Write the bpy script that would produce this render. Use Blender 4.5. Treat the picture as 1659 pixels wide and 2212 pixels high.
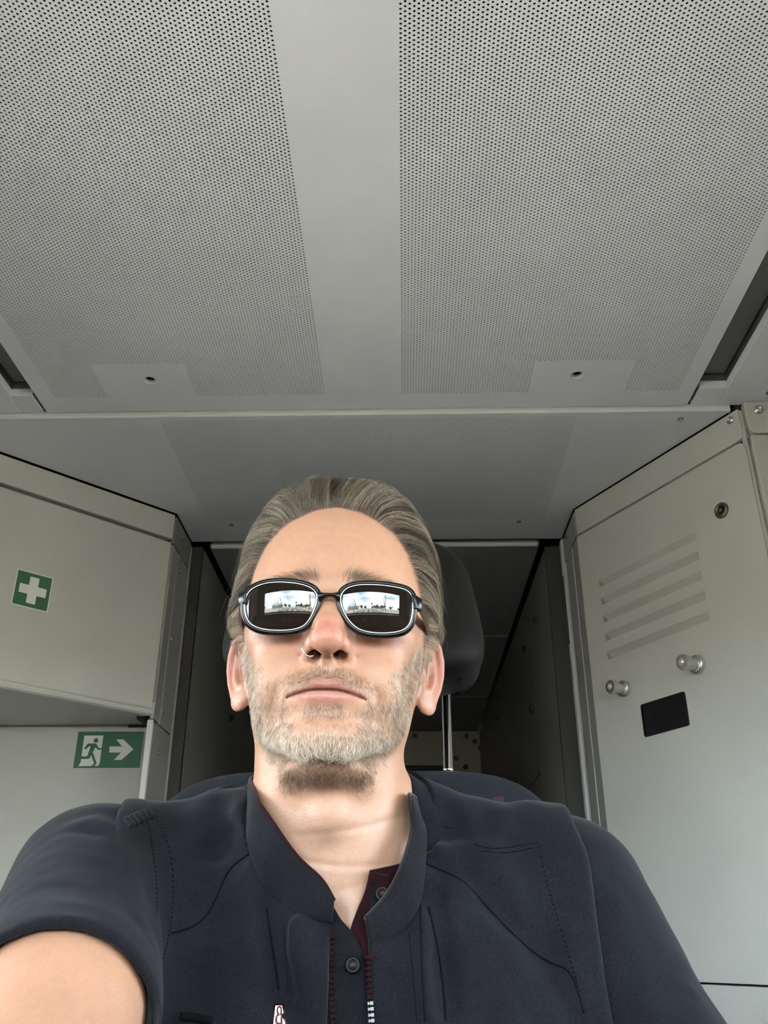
import bpy, bmesh, math, random
import numpy as np
from mathutils import Vector, Matrix, Euler
from mathutils.bvhtree import BVHTree

# ------------------------------------------------------------------ clear, camera, sky, sun, exposure
for _o in list(bpy.data.objects):
    bpy.data.objects.remove(_o)
SC = bpy.context.scene
COL = SC.collection
R = math.radians
CAM = Vector((0.0, 0.0, 1.02))
FPX, PITCH, YAW, ROLL = 1917.0, 26.1, 1.2, 0.0
cam_data = bpy.data.cameras.new('camera')
cam = bpy.data.objects.new('camera', cam_data); COL.objects.link(cam)
cam_data.sensor_fit = 'VERTICAL'; cam_data.sensor_height = 36.0
cam_data.lens = 36.0 * FPX / 2212.0
cam_data.clip_start = 0.02; cam_data.clip_end = 2000
cam.matrix_world = Matrix.Translation(CAM) @ Matrix.Rotation(R(YAW), 4, 'Z') @ Matrix.Rotation(R(90 + PITCH), 4, 'X') @ Matrix.Rotation(R(ROLL), 4, 'Z')
CR = cam.matrix_world.to_3x3()
SC.camera = cam
SC.view_settings.view_transform = 'Standard'
SC.view_settings.look = 'None'
SC.view_settings.gamma = 1.0
SC.view_settings.use_curve_mapping = False
SC.view_settings.exposure = 2.98
SC.cycles.use_denoising = True
SC.cycles.max_bounces = 10
SC.cycles.diffuse_bounces = 7
SC.cycles.glossy_bounces = 4
SC.cycles.transparent_max_bounces = 12
SC.cycles.sample_clamp_indirect = 4.0
SC.cycles.caustics_reflective = False
SC.cycles.caustics_refractive = False

def world_sky():
    w = bpy.data.worlds.new('sky'); SC.world = w; w.use_nodes = True
    nt = w.node_tree; N = nt.nodes; L = nt.links
    for n in list(N): N.remove(n)
    out = N.new('ShaderNodeOutputWorld'); bg = N.new('ShaderNodeBackground')
    tc = N.new('ShaderNodeTexCoord'); sep = N.new('ShaderNodeSeparateXYZ')
    L.new(tc.outputs['Generated'], sep.inputs[0])
    # blue sky, paler towards the horizon
    ramp = N.new('ShaderNodeValToRGB')
    e = ramp.color_ramp.elements
    e[0].position = 0.0; e[0].color = (0.62, 0.74, 0.86, 1)
    e[1].position = 1.0; e[1].color = (0.16, 0.33, 0.68, 1)
    m = ramp.color_ramp.elements.new(0.25); m.color = (0.38, 0.58, 0.84, 1)
    L.new(sep.outputs['Z'], ramp.inputs[0])
    # broken white cloud all round the sky
    mp = N.new('ShaderNodeMapping'); mp.inputs['Scale'].default_value = (1.6, 1.6, 4.2)
    L.new(tc.outputs['Generated'], mp.inputs[0])
    nz = N.new('ShaderNodeTexNoise'); nz.inputs['Scale'].default_value = 1.7
    nz.inputs['Detail'].default_value = 7; nz.inputs['Roughness'].default_value = 0.55
    L.new(mp.outputs[0], nz.inputs['Vector'])
    cr = N.new('ShaderNodeValToRGB'); ce = cr.color_ramp.elements
    ce[0].position = 0.40; ce[0].color = (0, 0, 0, 1); ce[1].position = 0.56; ce[1].color = (1, 1, 1, 1)
    L.new(nz.outputs['Fac'], cr.inputs[0])
    mx = N.new('ShaderNodeMixRGB'); mx.inputs[2].default_value = (1.15, 1.13, 1.10, 1)
    L.new(cr.outputs[0], mx.inputs[0]); L.new(ramp.outputs[0], mx.inputs[1])
    L.new(mx.outputs[0], bg.inputs[0]); bg.inputs[1].default_value = 2.6
    L.new(bg.outputs[0], out.inputs[0])
world_sky()
sun_d = bpy.data.lights.new('sun', 'SUN'); sun_d.energy = 14.0; sun_d.angle = R(3); sun_d.color = (1, 0.97, 0.93)
sun_o = bpy.data.objects.new('sun', sun_d); COL.objects.link(sun_o)
sun_o.rotation_euler = (R(42), 0, R(165 + 180))     # stands behind the train, high, so it lights the yard ahead
sun_o.location = (0, 0, 30)

# ------------------------------------------------------------------ helpers
def ray(px, py):
    return (CR @ Vector(((px - 829.5) / FPX, -(py - 1106.0) / FPX, -1.0)))
def at_z(px, py, z):
    d = ray(px, py); t = (z - CAM.z) / d.z; return CAM + d * t
def at_y(px, py, y):
    d = ray(px, py); t = (y - CAM.y) / d.y; return CAM + d * t
def at_x(px, py, x):
    d = ray(px, py); t = (x - CAM.x) / d.x; return CAM + d * t
def at_plane(px, py, p, n):
    d = ray(px, py); t = (Vector(p) - CAM).dot(n) / d.dot(n); return CAM + d * t
def at_depth(px, py, depth):                      # depth along the optical axis
    return CAM + ray(px, py) * depth

MATS = {}
def mat(name, col, rough=0.5, metal=0.0, spec=0.5, noise=0.0, nscale=40.0, bump=0.0, bscale=200.0, coat=0.0, emit=None, sss=0.0, detail=3.0):
    if name in MATS: return MATS[name]
    m = bpy.data.materials.new(name); m.use_nodes = True; nt = m.node_tree; N = nt.nodes; L = nt.links
    b = N['Principled BSDF']
    b.inputs['Base Color'].default_value = (*col, 1); b.inputs['Roughness'].default_value = rough
    b.inputs['Metallic'].default_value = metal; b.inputs['Specular IOR Level'].default_value = spec
    if coat: b.inputs['Coat Weight'].default_value = coat; b.inputs['Coat Roughness'].default_value = 0.08
    if emit: b.inputs['Emission Color'].default_value = (*emit[0], 1); b.inputs['Emission Strength'].default_value = emit[1]
    tc = N.new('ShaderNodeTexCoord')
    if noise > 0:
        nz = N.new('ShaderNodeTexNoise'); nz.inputs['Scale'].default_value = nscale; nz.inputs['Detail'].default_value = detail
        L.new(tc.outputs['Object'], nz.inputs['Vector'])
        mr = N.new('ShaderNodeMapRange'); mr.inputs[1].default_value = 0.3; mr.inputs[2].default_value = 0.7
        mr.inputs[3].default_value = 1 - noise; mr.inputs[4].default_value = 1 + noise
        L.new(nz.outputs['Fac'], mr.inputs[0])
        mu = N.new('ShaderNodeMixRGB'); mu.blend_type = 'MULTIPLY'; mu.inputs[0].default_value = 1
        mu.inputs[1].default_value = (*col, 1); L.new(mr.outputs[0], mu.inputs[2])
        L.new(mu.outputs[0], b.inputs['Base Color'])
    if bump > 0:
        n2 = N.new('ShaderNodeTexNoise'); n2.inputs['Scale'].default_value = bscale; n2.inputs['Detail'].default_value = 2
        L.new(tc.outputs['Object'], n2.inputs['Vector'])
        bp = N.new('ShaderNodeBump'); bp.inputs['Strength'].default_value = bump; bp.inputs['Distance'].default_value = 0.002
        L.new(n2.outputs['Fac'], bp.inputs['Height']); L.new(bp.outputs[0], b.inputs['Normal'])
    MATS[name] = m
    return m

def link(name, me, m=None, parent=None):
    o = bpy.data.objects.new(name, me); COL.objects.link(o)
    if m is not None and me is not None and len(me.materials) == 0: me.materials.append(m)
    if parent is not None: o.parent = parent
    return o
def tag(o, label=None, cat=None, group=None, kind=None):
    if label: o['label'] = label
    if cat: o['category'] = cat
    if group: o['group'] = group
    if kind: o['kind'] = kind
    return o
def empty(name, loc=(0, 0, 0)):
    o = bpy.data.objects.new(name, None); COL.objects.link(o); o.location = loc; o.empty_display_size = 0.05
    return o
def obj(name, bm, m, parent=None, smooth=False, bevel=0.0, seg=2):
    """link a bmesh given in world coordinates; children keep world placement"""
    bmesh.ops.recalc_face_normals(bm, faces=bm.faces)
    me = bpy.data.meshes.new(name); bm.to_mesh(me); bm.free()
    if smooth:
        me.polygons.foreach_set('use_smooth', [True] * len(me.polygons))
    o = link(name, me, m)
    if parent is not None: adopt(o, parent)
    if bevel > 0:
        md = o.modifiers.new('bevel', 'BEVEL'); md.width = bevel; md.segments = seg; md.limit_method = 'ANGLE'; md.angle_limit = R(35)
        if not smooth:
            me.polygons.foreach_set('use_smooth', [True] * len(me.polygons))
        md.harden_normals = True
    return o
def world_of(o):
    m = Matrix.Translation(o.location) @ o.rotation_euler.to_matrix().to_4x4()
    return (world_of(o.parent) @ o.matrix_parent_inverse @ m) if o.parent else m
def adopt(o, parent):
    o.parent = parent; o.matrix_parent_inverse = world_of(parent).inverted()
def mesh_np(name, V, F, m, parent=None, smooth=True):
    """numpy verts and quads/tris -> linked object"""
    me = bpy.data.meshes.new(name)
    V = np.asarray(V, np.float32); F = np.asarray(F, np.int32); k = F.shape[1]
    me.vertices.add(len(V)); me.vertices.foreach_set('co', V.ravel())
    me.loops.add(F.size); me.loops.foreach_set('vertex_index', F.ravel())
    me.polygons.add(len(F)); me.polygons.foreach_set('loop_start', np.arange(0, F.size, k, dtype=np.int32))
    me.polygons.foreach_set('loop_total', np.full(len(F), k, np.int32))
    me.polygons.foreach_set('use_smooth', np.full(len(F), smooth, bool))
    me.update(calc_edges=True)
    o = link(name, me, m)
    if parent is not None: adopt(o, parent)
    return o

def box(bm, lo, hi):
    x0, y0, z0 = lo; x1, y1, z1 = hi
    v = [bm.verts.new(p) for p in ((x0, y0, z0), (x1, y0, z0), (x1, y1, z0), (x0, y1, z0), (x0, y0, z1), (x1, y0, z1), (x1, y1, z1), (x0, y1, z1))]
    for f in ((0, 3, 2, 1), (4, 5, 6, 7), (0, 1, 5, 4), (1, 2, 6, 5), (2, 3, 7, 6), (3, 0, 4, 7)):
        bm.faces.new([v[i] for i in f])
def prism(bm, pts, vec):
    """extrude a planar polygon along vec"""
    vec = Vector(vec)
    a = [bm.verts.new(p) for p in pts]; b = [bm.verts.new(Vector(p) + vec) for p in pts]
    n = len(pts)
    bm.faces.new(a); bm.faces.new(b[::-1])
    for i in range(n): bm.faces.new((a[i], a[(i + 1) % n], b[(i + 1) % n], b[i]))
def slab(bm, p0, p1, z0, z1, n, t):
    """upright panel between ground points p0 and p1, heights z0..z1, thickness t along -n (front face on the points)"""
    n = Vector(n)
    pts = [(p0[0], p0[1], z0), (p1[0], p1[1], z0), (p1[0], p1[1], z1), (p0[0], p0[1], z1)]
    prism(bm, pts, -n * t)
def lathe(bm, prof, seg, origin, axis):
    """prof: list of (r, h) revolved about axis through origin"""
    axis = Vector(axis).normalized(); q = Vector((0, 0, 1)).rotation_difference(axis); o = Vector(origin)
    rings = []
    for r, h in prof:
        if r < 1e-7: rings.append([bm.verts.new(o + q @ Vector((0, 0, h)))])
        else: rings.append([bm.verts.new(o + q @ Vector((r * math.cos(2 * math.pi * k / seg), r * math.sin(2 * math.pi * k / seg), h))) for k in range(seg)])
    for a, b in zip(rings, rings[1:]):
        for k in range(seg):
            k2 = (k + 1) % seg
            if len(a) == 1 and len(b) == 1: continue
            if len(a) == 1: bm.faces.new((a[0], b[k], b[k2]))
            elif len(b) == 1: bm.faces.new((a[k], a[k2], b[0]))
            else: bm.faces.new((a[k], a[k2], b[k2], b[k]))
    if len(rings[0]) > 1: bm.faces.new(rings[0][::-1])
    if len(rings[-1]) > 1: bm.faces.new(rings[-1])
def tube(bm, pts, rad, seg=8, closed=False, flat=None):
    """round tube along points; rad float or list"""
    pts = [Vector(p) for p in pts]; n = len(pts)
    rs = rad if isinstance(rad, (list, tuple)) else [rad] * n
    rings = []; up = None
    for i in range(n):
        a = pts[i - 1] if (i > 0 or closed) else pts[i]
        b = pts[(i + 1) % n] if (i < n - 1 or closed) else pts[i]
        t = (b - a).normalized()
        if up is None:
            up = Vector((0, 0, 1)) if abs(t.z) < 0.9 else Vector((0, 1, 0))
        s = t.cross(up).normalized(); up = s.cross(t).normalized()
        rings.append([bm.verts.new(pts[i] + (s * math.cos(2 * math.pi * k / seg) + up * math.sin(2 * math.pi * k / seg)) * rs[i]) for k in range(seg)])
    for i in range(n if closed else n - 1):
        a, b = rings[i], rings[(i + 1) % n]
        for k in range(seg): bm.faces.new((a[k], a[(k + 1) % seg], b[(k + 1) % seg], b[k]))
    if not closed:
        bm.faces.new(rings[0][::-1]); bm.faces.new(rings[-1])
def spline(pts, n):
    """Catmull-Rom through points, n samples"""
    P = np.array([list(p) for p in pts], float); P = np.vstack([2 * P[0] - P[1], P, 2 * P[-1] - P[-2]])
    m = len(P) - 3; out = []
    for s in np.linspace(0, m - 1e-9, n):
        i = int(s); t = s - i; a, b, c, d = P[i:i + 4]
        out.append(0.5 * ((2 * b) + (c - a) * t + (2 * a - 5 * b + 4 * c - d) * t * t + (3 * b - a - 3 * c + d) * t ** 3))
    return np.array(out)
# ------------------------------------------------------------------ the cab: ceiling
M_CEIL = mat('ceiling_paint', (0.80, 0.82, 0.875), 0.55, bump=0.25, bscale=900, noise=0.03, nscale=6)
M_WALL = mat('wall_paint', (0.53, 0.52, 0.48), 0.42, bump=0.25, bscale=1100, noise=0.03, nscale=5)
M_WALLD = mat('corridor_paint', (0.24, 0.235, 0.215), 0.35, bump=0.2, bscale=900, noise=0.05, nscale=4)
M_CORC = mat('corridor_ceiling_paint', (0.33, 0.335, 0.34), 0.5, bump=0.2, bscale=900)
M_TRIM = mat('trim_paint', (0.72, 0.72, 0.71), 0.38)
M_GAP = mat('gap_black', (0.012, 0.012, 0.013), 0.9)
M_FELT = mat('acoustic_felt', (0.012, 0.013, 0.02), 0.95)
M_STEEL = mat('steel', (0.55, 0.55, 0.54), 0.28, metal=1.0)
M_DSTEEL = mat('dark_steel', (0.16, 0.15, 0.13), 0.4, metal=0.9)
M_ALU = mat('turned_aluminium', (0.68, 0.67, 0.63), 0.3, metal=1.0)
M_BLACK = mat('black_plastic', (0.008, 0.008, 0.0085), 0.4, spec=0.25)
M_RET = mat('return_shade', (0.035, 0.033, 0.029), 0.6)  # jamb returns: the dimness of the corridor put into their colour
M_BEIGE = mat('beige_paint', (0.50, 0.47, 0.37), 0.5, noise=0.04)
M_GROOVE = mat('groove_shadow', (0.05, 0.048, 0.045), 0.8)

YK_ROOF = 5.3
ZC1, ZC2 = CAM.z + 1.100, CAM.z + 1.086
YS = at_z(830, 883, ZC1).y                # the seam where the front panel ends

def perforated(bmdata, x0, x1, y0, y1, z, dx, dy, r, n, wall, skip=None, up=1):
    """cells of a staggered perforation: each hole is a real opening. columns run along y."""
    V, F = bmdata
    nc = int((x1 - x0) / dx); nr = int((y1 - y0) / dy)
    ci, ri = np.meshgrid(np.arange(nc), np.arange(nr), indexing='ij')
    off = (ci % 2) * 0.5
    keep = ~((off > 0) & (ri == nr - 1))
    cx = x0 + (ci + 0.5) * dx; cy = y0 + (ri + 0.5 + off) * dy
    if skip is not None: keep &= ~((cx > skip[0]) & (cx < skip[1]) & (cy > skip[2]) & (cy < skip[3]))
    cx = cx[keep]; cy = cy[keep]; m = len(cx)
    hx, hy = dx / 2, dy / 2
    if n == 6:
        outer = np.array([(0, hy), (-hx, hy), (-hx, -hy), (0, -hy), (hx, -hy), (hx, hy)])
        ang = np.radians([90, 150, 210, 270, 330, 30])
    else:
        outer = np.array([(-hx, hy), (-hx, -hy), (hx, -hy), (hx, hy)])
        ang = np.radians([135, 225, 315, 45])
    inner = np.c_[np.cos(ang) * r, np.sin(ang) * r]
    layers = [(outer, z), (inner, z)] + ([(inner, z + wall)] if wall else [])
    pts = np.concatenate([np.c_[l, np.full(len(l), zz)] for l, zz in layers])           # (k,3)
    k = len(pts)
    vv = pts[None] + np.c_[cx, cy, np.zeros(m)][:, None, :]
    base = sum(len(a) for a in V)
    q = []
    for lay in range(len(layers) - 1):
        for i in range(n):
            j = (i + 1) % n
            q.append((lay * n + i, lay * n + j, (lay + 1) * n + j, (lay + 1) * n + i))
    q = np.array(q)
    ff = (q[None] + (np.arange(m) * k)[:, None, None] + base)
    V.append(vv.reshape(-1, 3)); F.append(ff.reshape(-1, 4))
    # half cells at the ends of the offset columns
    for c in range(1, nc, 2):
        for ya, yb in ((y0, y0 + dy / 2), (y0 + (nr - 0.5) * dy, y0 + nr * dy)):
            quad(bmdata, x0 + c * dx, x0 + (c + 1) * dx, ya, yb, z)
    return x0 + nc * dx, y0 + nr * dy
def quad(bmdata, x0, x1, y0, y1, z):
    if x1 - x0 < 1e-6 or y1 - y0 < 1e-6: return
    V, F = bmdata; base = sum(len(a) for a in V)
    V.append(np.array([(x0, y0, z), (x0, y1, z), (x1, y1, z), (x1, y0, z)])); F.append(np.array([[base, base + 1, base + 2, base + 3]]))
def plate_hole(bmdata, x0, x1, y0, y1, z, c, r, depth, seg=32):
    V, F = bmdata; base = sum(len(a) for a in V)
    a = np.radians(np.arange(seg) * 360 / seg + 45)
    per = []
    for t in a:
        ux, uy = math.cos(t), math.sin(t)
        s = 1 / max(abs(ux), abs(uy)); ex, ey = ux * s, uy * s
        per.append((x0 + (ex + 1) / 2 * (x1 - x0), y0 + (ey + 1) / 2 * (y1 - y0), z))
    ring = [(c[0] + r * math.cos(t), c[1] + r * math.sin(t), z) for t in a]
    ring2 = [(c[0] + r * math.cos(t), c[1] + r * math.sin(t), z + depth) for t in a]
    V.append(np.array(per + ring + ring2))
    f = []
    for i in range(seg):
        j = (i + 1) % seg
        f.append((base + i, base + j, base + seg + j, base + seg + i)); f.append((base + seg + i, base + seg + j, base + 2 * seg + j, base + 2 * seg + i))
    F.append(np.array(f))

ceiling = tag(empty('ceiling', (0, 1.2, ZC1)), 'grey perforated metal cab ceiling above the driver', kind='structure')
# field limits measured on the ceiling plane
LX0 = at_z(105, 840, ZC1).x; LX1 = at_z(706, 855, ZC1).x; RX0 = at_z(866, 855, ZC1).x; RX1 = at_z(1470, 845, ZC1).x
FY1 = at_z(600, 855, ZC1).y; FY0 = 0.60
PX0 = at_z(95, 881, ZC1).x; PX1 = at_z(1490, 864, ZC1).x
DX, DY = 0.0060, 0.0069
nb = lambda a, b, c, d: (at_z(a, b, ZC1).x, at_z(c, d, ZC1).x)
data = ([], [])
n_rows = int((FY1 - FY0) / DY); FY0 = FY1 - n_rows * DY
def field(x0, x1, notch_px, hole_px):
    xa = at_z(notch_px[0], 820, ZC1).x; xb = at_z(notch_px[1], 820, ZC1).x
    ya = at_z(notch_px[0], notch_px[2], ZC1).y
    xa = x0 + round((xa - x0) / DX) * DX; xb = x0 + round((xb - x0) / DX) * DX
    ya = FY0 + round((ya - FY0) / DY) * DY
    xe, ye = perforated(data, x0, x1, FY0, FY1 + 1e-5, ZC1, DX, DY, 0.0021, 6, 0.0015, (xa, xb, ya - DY * 0.1, FY1 + 1))
    h = at_z(*hole_px, ZC1)
    c0_ = int(round((xa - x0) / DX)); c1_ = int(round((xb - x0) / DX))
    for c in range(c0_, c1_):
        if c % 2: quad(data, x0 + c * DX, x0 + (c + 1) * DX, ya - DY / 2, ya, ZC1)
    plate_hole(data, xa, xb, ya, FY1, ZC1 - 0.00005, (h.x, h.y), 0.0135, 0.012)
    return xe
e1 = field(LX0, LX1, (212, 412, 787), (324, 822))
e2 = field(RX0, RX1, (1150, 1358, 780), (1247, 811))
quad(data, PX0, LX0, FY0, FY1, ZC1); quad(data, e1, RX0, FY0, FY1, ZC1); quad(data, e2, PX1, FY0, FY1, ZC1)
quad(data, PX0, PX1, FY1, YS - 0.004, ZC1); quad(data, PX0, PX1, -1.15, FY0, ZC1)
fp = mesh_np('ceiling_panel', np.concatenate(data[0]), np.concatenate(data[1]), M_CEIL, ceiling, smooth=False)
fp['label'] = 'front ceiling panel with two perforated fields'
bm = bmesh.new(); box(bm, (PX0, -1.15, ZC1 + 0.02), (PX1, YS, ZC1 + 0.03)); obj('acoustic_felt', bm, M_FELT, ceiling)
bm = bmesh.new()                                    # turned-up edge of the panel, rounded into the seam
box(bm, (PX0, YS - 0.0045, ZC1), (PX1, YS - 0.0005, ZC1 + 0.02)); obj('panel_flange', bm, M_CEIL, ceiling)
# second, lower panel over the doorway, with its bright rolled lip
YE = at_z(820, 1167, ZC2).y
A2 = at_z(0, 975, ZC2); B2 = at_z(383, 1110, ZC2); C2 = at_z(1238, 1100, ZC2); D2 = at_z(1588, 882, ZC2)
JX0, JX1 = B2.x, C2.x                               # the two door jambs
data2 = ([], [])
f0 = at_z(345, 908, ZC2); f1 = at_z(1250, 905, ZC2); fy1 = at_z(800, 1125, ZC2).y
pd, pe = 0.0046, 0.0053
fx0, fx1 = f0.x, f1.x
xe, ye = perforated(data2, fx0, fx1, f0.y, fy1, ZC2, pd, pe, 0.00115, 4, 0, None)
def q4(data, pts):
    V, F = data; base = sum(len(a) for a in V)
    V.append(np.array([tuple(p) for p in pts])); F.append(np.array([[base, base + 1, base + 2, base + 3]]))
yl = YS + 0.004
# surround of the fine perforation: trapezoids out to the cabinets
lx_at = lambda y: A2.x + (B2.x - A2.x) * (y - A2.y) / (B2.y - A2.y)
rx_at = lambda y: D2.x + (C2.x - D2.x) * (y - D2.y) / (C2.y - D2.y)
quad(data2, fx0, xe, yl, f0.y, ZC2); quad(data2, fx0, xe, ye, YE, ZC2)
ya = B2.y
q4(data2, [(lx_at(yl), yl, ZC2), (lx_at(ya), ya, ZC2), (fx0, ya, ZC2), (fx0, yl, ZC2)])
q4(data2, [(JX0, ya, ZC2), (JX0, YE, ZC2), (fx0, YE, ZC2), (fx0, ya, ZC2)])
q4(data2, [(xe, yl, ZC2), (xe, C2.y, ZC2), (C2.x, C2.y, ZC2), (rx_at(yl), yl, ZC2)])
q4(data2, [(xe, C2.y, ZC2), (xe, YE, ZC2), (JX1, YE, ZC2), (JX1, C2.y, ZC2)])
p2 = mesh_np('ceiling_panel', np.concatenate(data2[0]), np.concatenate(data2[1]), M_CEIL, ceiling, smooth=False)
p2['label'] = 'rear ceiling panel with fine perforation above the doorway'
bm = bmesh.new(); box(bm, (-1.0, YS, ZC2 + 0.02), (1.0, YE, ZC2 + 0.03)); obj('acoustic_felt', bm, M_FELT, ceiling)
bm = bmesh.new()                                    # rolled front lip: quarter round facing the windscreen
prof = [(YS + 0.004 + 0.008 - 0.008 * math.sin(a), ZC2 + 0.008 - 0.008 * math.cos(a)) for a in np.linspace(0, math.pi / 2, 7)]
prof += [(YS + 0.004, ZC2 + 0.03), (YS + 0.014, ZC2 + 0.03)]
xl = lx_at(YS) - 0.35; xr = rx_at(yl)
prism(bm, [(xl, y, z - 0.0002) for y, z in prof], (xr - xl, 0, 0)); obj('panel_lip', bm, M_TRIM, ceiling, smooth=False)
bm = bmesh.new(); box(bm, (JX0, YE - 0.002, ZC2), (JX1, YE, ZC2 + 0.03)); obj('panel_flange', bm, M_CEIL, ceiling)
for px, py in ((1470, 905), (499, 1134), (1121, 1127)):   # screws sunk in the ceiling panel
    p = at_z(px, py, ZC2); bm = bmesh.new()
    lathe(bm, [(0.0068, 0.0002), (0.0068, -0.0008), (0.0048, -0.0012), (0.0042, 0.0004)], 16, p, (0, 0, 1))
    obj('screw', bm, M_DSTEEL, ceiling)

# side channels with the unlit strip lights, and the outer ceiling panels
for sgn, PX in ((-1, PX0), (1, PX1)):
    gx = PX + sgn * 0.008
    if sgn > 0:
        wx = at_z(1573, 836, ZC1).x; yb = at_z(1530, 838, ZC1).y
    else:
        wx = at_z(21, 855, ZC1).x; yb = at_z(50, 855, ZC1).y
    ox = sgn * 1.42
    lo, hi = min(gx, wx), max(gx, wx)
    bm = bmesh.new(); box(bm, (lo, yb, ZC1), (hi, YS + 0.002, ZC1 + 0.02)); box(bm, (min(wx, ox), -1.15, ZC1), (max(wx, ox), YS + 0.002, ZC1 + 0.02))
    o = obj('ceiling_side_panel', bm, M_CEIL, ceiling, bevel=0.002)
    bm = bmesh.new(); box(bm, (min(PX, gx), -1.15, ZC1 + 0.012), (max(PX, gx), YS, ZC1 + 0.03)); obj('shadow_gap', bm, M_GAP, ceiling)
    ch = tag(empty('strip_light', ((lo + hi) / 2, 0.6, ZC1)), '%s unlit strip light sunk in the ceiling channel beside the perforated panel' % ('left' if sgn < 0 else 'right'), 'light', 'unlit strip lights in the ceiling channels')
    bm = bmesh.new(); box(bm, (lo, -1.1, ZC1 + 0.075), (hi, yb, ZC1 + 0.08)); box(bm, (lo - 0.001, -1.1, ZC1 + 0.02), (lo, yb, ZC1 + 0.08)); box(bm, (hi, -1.1, ZC1 + 0.02), (hi + 0.001, yb, ZC1 + 0.08)); box(bm, (lo, yb, ZC1 + 0.02), (hi, yb + 0.001, ZC1 + 0.08))
    obj('housing', bm, mat('channel_grey', (0.12, 0.125, 0.12), 0.6), ch)
    bm = bmesh.new(); box(bm, (lo + 0.004, -1.08, ZC1 + 0.034), (hi - 0.004, yb - 0.006, ZC1 + 0.042))
    obj('diffuser', bm, mat('frosted_cover', (0.20, 0.215, 0.20), 0.3), ch)
# unseen outer shell added over everything so that no daylight leaks in
bm = bmesh.new(); box(bm, (-1.5, -1.02, ZC1 + 0.10), (1.5, YK_ROOF, ZC1 + 0.16)); box(bm, (-1.5, YK_ROOF - 0.05, 0), (1.5, YK_ROOF, ZC1 + 0.1)); tag(obj('roof_shell', bm, M_GAP), kind='structure')

# ------------------------------------------------------------------ corridor behind the doorway
ZK = ZC2 - 0.004
YK = at_z(1042, 1580, ZK).y
CX0 = at_z(440, 1176, ZK).x; CX1 = at_z(1177, 1170, ZK).x
YJ = YE + 0.01
cor = tag(empty('ceiling_corridor', (0, YE + 1, ZK)), 'dim grey corridor ceiling seen through the doorway', kind='structure')
ys = [YE + 0.022, at_z(1080, 1372, ZK).y, at_z(1060, 1503, ZK).y, YK]
for i in range(3):
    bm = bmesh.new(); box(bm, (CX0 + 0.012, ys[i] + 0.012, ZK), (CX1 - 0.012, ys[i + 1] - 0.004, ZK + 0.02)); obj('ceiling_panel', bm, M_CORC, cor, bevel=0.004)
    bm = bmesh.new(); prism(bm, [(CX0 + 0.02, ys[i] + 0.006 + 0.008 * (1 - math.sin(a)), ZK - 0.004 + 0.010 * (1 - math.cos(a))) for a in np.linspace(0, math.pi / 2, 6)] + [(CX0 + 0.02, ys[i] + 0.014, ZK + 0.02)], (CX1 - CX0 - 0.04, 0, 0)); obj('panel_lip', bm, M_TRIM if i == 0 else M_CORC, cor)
bm = bmesh.new(); box(bm, (CX0 - 0.1, YE - 0.05, ZK + 0.05), (CX1 + 0.1, YK + 0.1, ZK + 0.07)); obj('shadow_gap', bm, M_GAP, cor)

def screw_on(p, n, r, parent, m=M_STEEL, name='screw'):
    bm = bmesh.new()
    lathe(bm, [(r * 1.25, 0.0), (r * 1.25, r * 0.12), (r, r * 0.18), (r * 0.85, r * 0.55), (r * 0.5, r * 0.75), (r * 0.38, r * 0.35), (0, r * 0.3)], 14, p, n)
    return obj(name, bm, m, parent, smooth=True)

# corridor side walls
wl = tag(empty('wall_left', (CX0, YE + 1, 0)), 'dark corridor wall left of the seat', kind='structure')
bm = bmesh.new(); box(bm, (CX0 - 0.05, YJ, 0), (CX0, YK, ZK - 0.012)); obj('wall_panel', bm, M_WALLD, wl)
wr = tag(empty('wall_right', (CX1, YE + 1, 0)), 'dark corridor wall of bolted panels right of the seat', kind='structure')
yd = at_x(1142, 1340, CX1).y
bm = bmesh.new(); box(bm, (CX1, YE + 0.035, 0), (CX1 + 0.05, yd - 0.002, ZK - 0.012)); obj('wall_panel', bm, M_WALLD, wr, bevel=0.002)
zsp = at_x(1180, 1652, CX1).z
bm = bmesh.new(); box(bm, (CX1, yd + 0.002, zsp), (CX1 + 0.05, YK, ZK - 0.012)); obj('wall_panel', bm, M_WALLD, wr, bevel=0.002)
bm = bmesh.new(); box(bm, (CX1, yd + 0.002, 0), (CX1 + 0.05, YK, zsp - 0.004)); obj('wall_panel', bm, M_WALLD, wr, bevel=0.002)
bm = bmesh.new(); box(bm, (CX1 + 0.02, YE + 0.04, 0), (CX1 + 0.06, YK, ZK)); obj('wall_backing', bm, M_GAP, wr)
for px, py in ((1157, 1341), (1134, 1402), (1150, 1530), (1077, 1550), (1074, 1680)):
    screw_on(at_x(px, py, CX1), (-1, 0, 0), 0.011, wr, M_DSTEEL, 'bolt')
screw_on(at_x(498, 1551, CX0), (1, 0, 0), 0.009, wl, M_DSTEEL, 'bolt')

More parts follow.
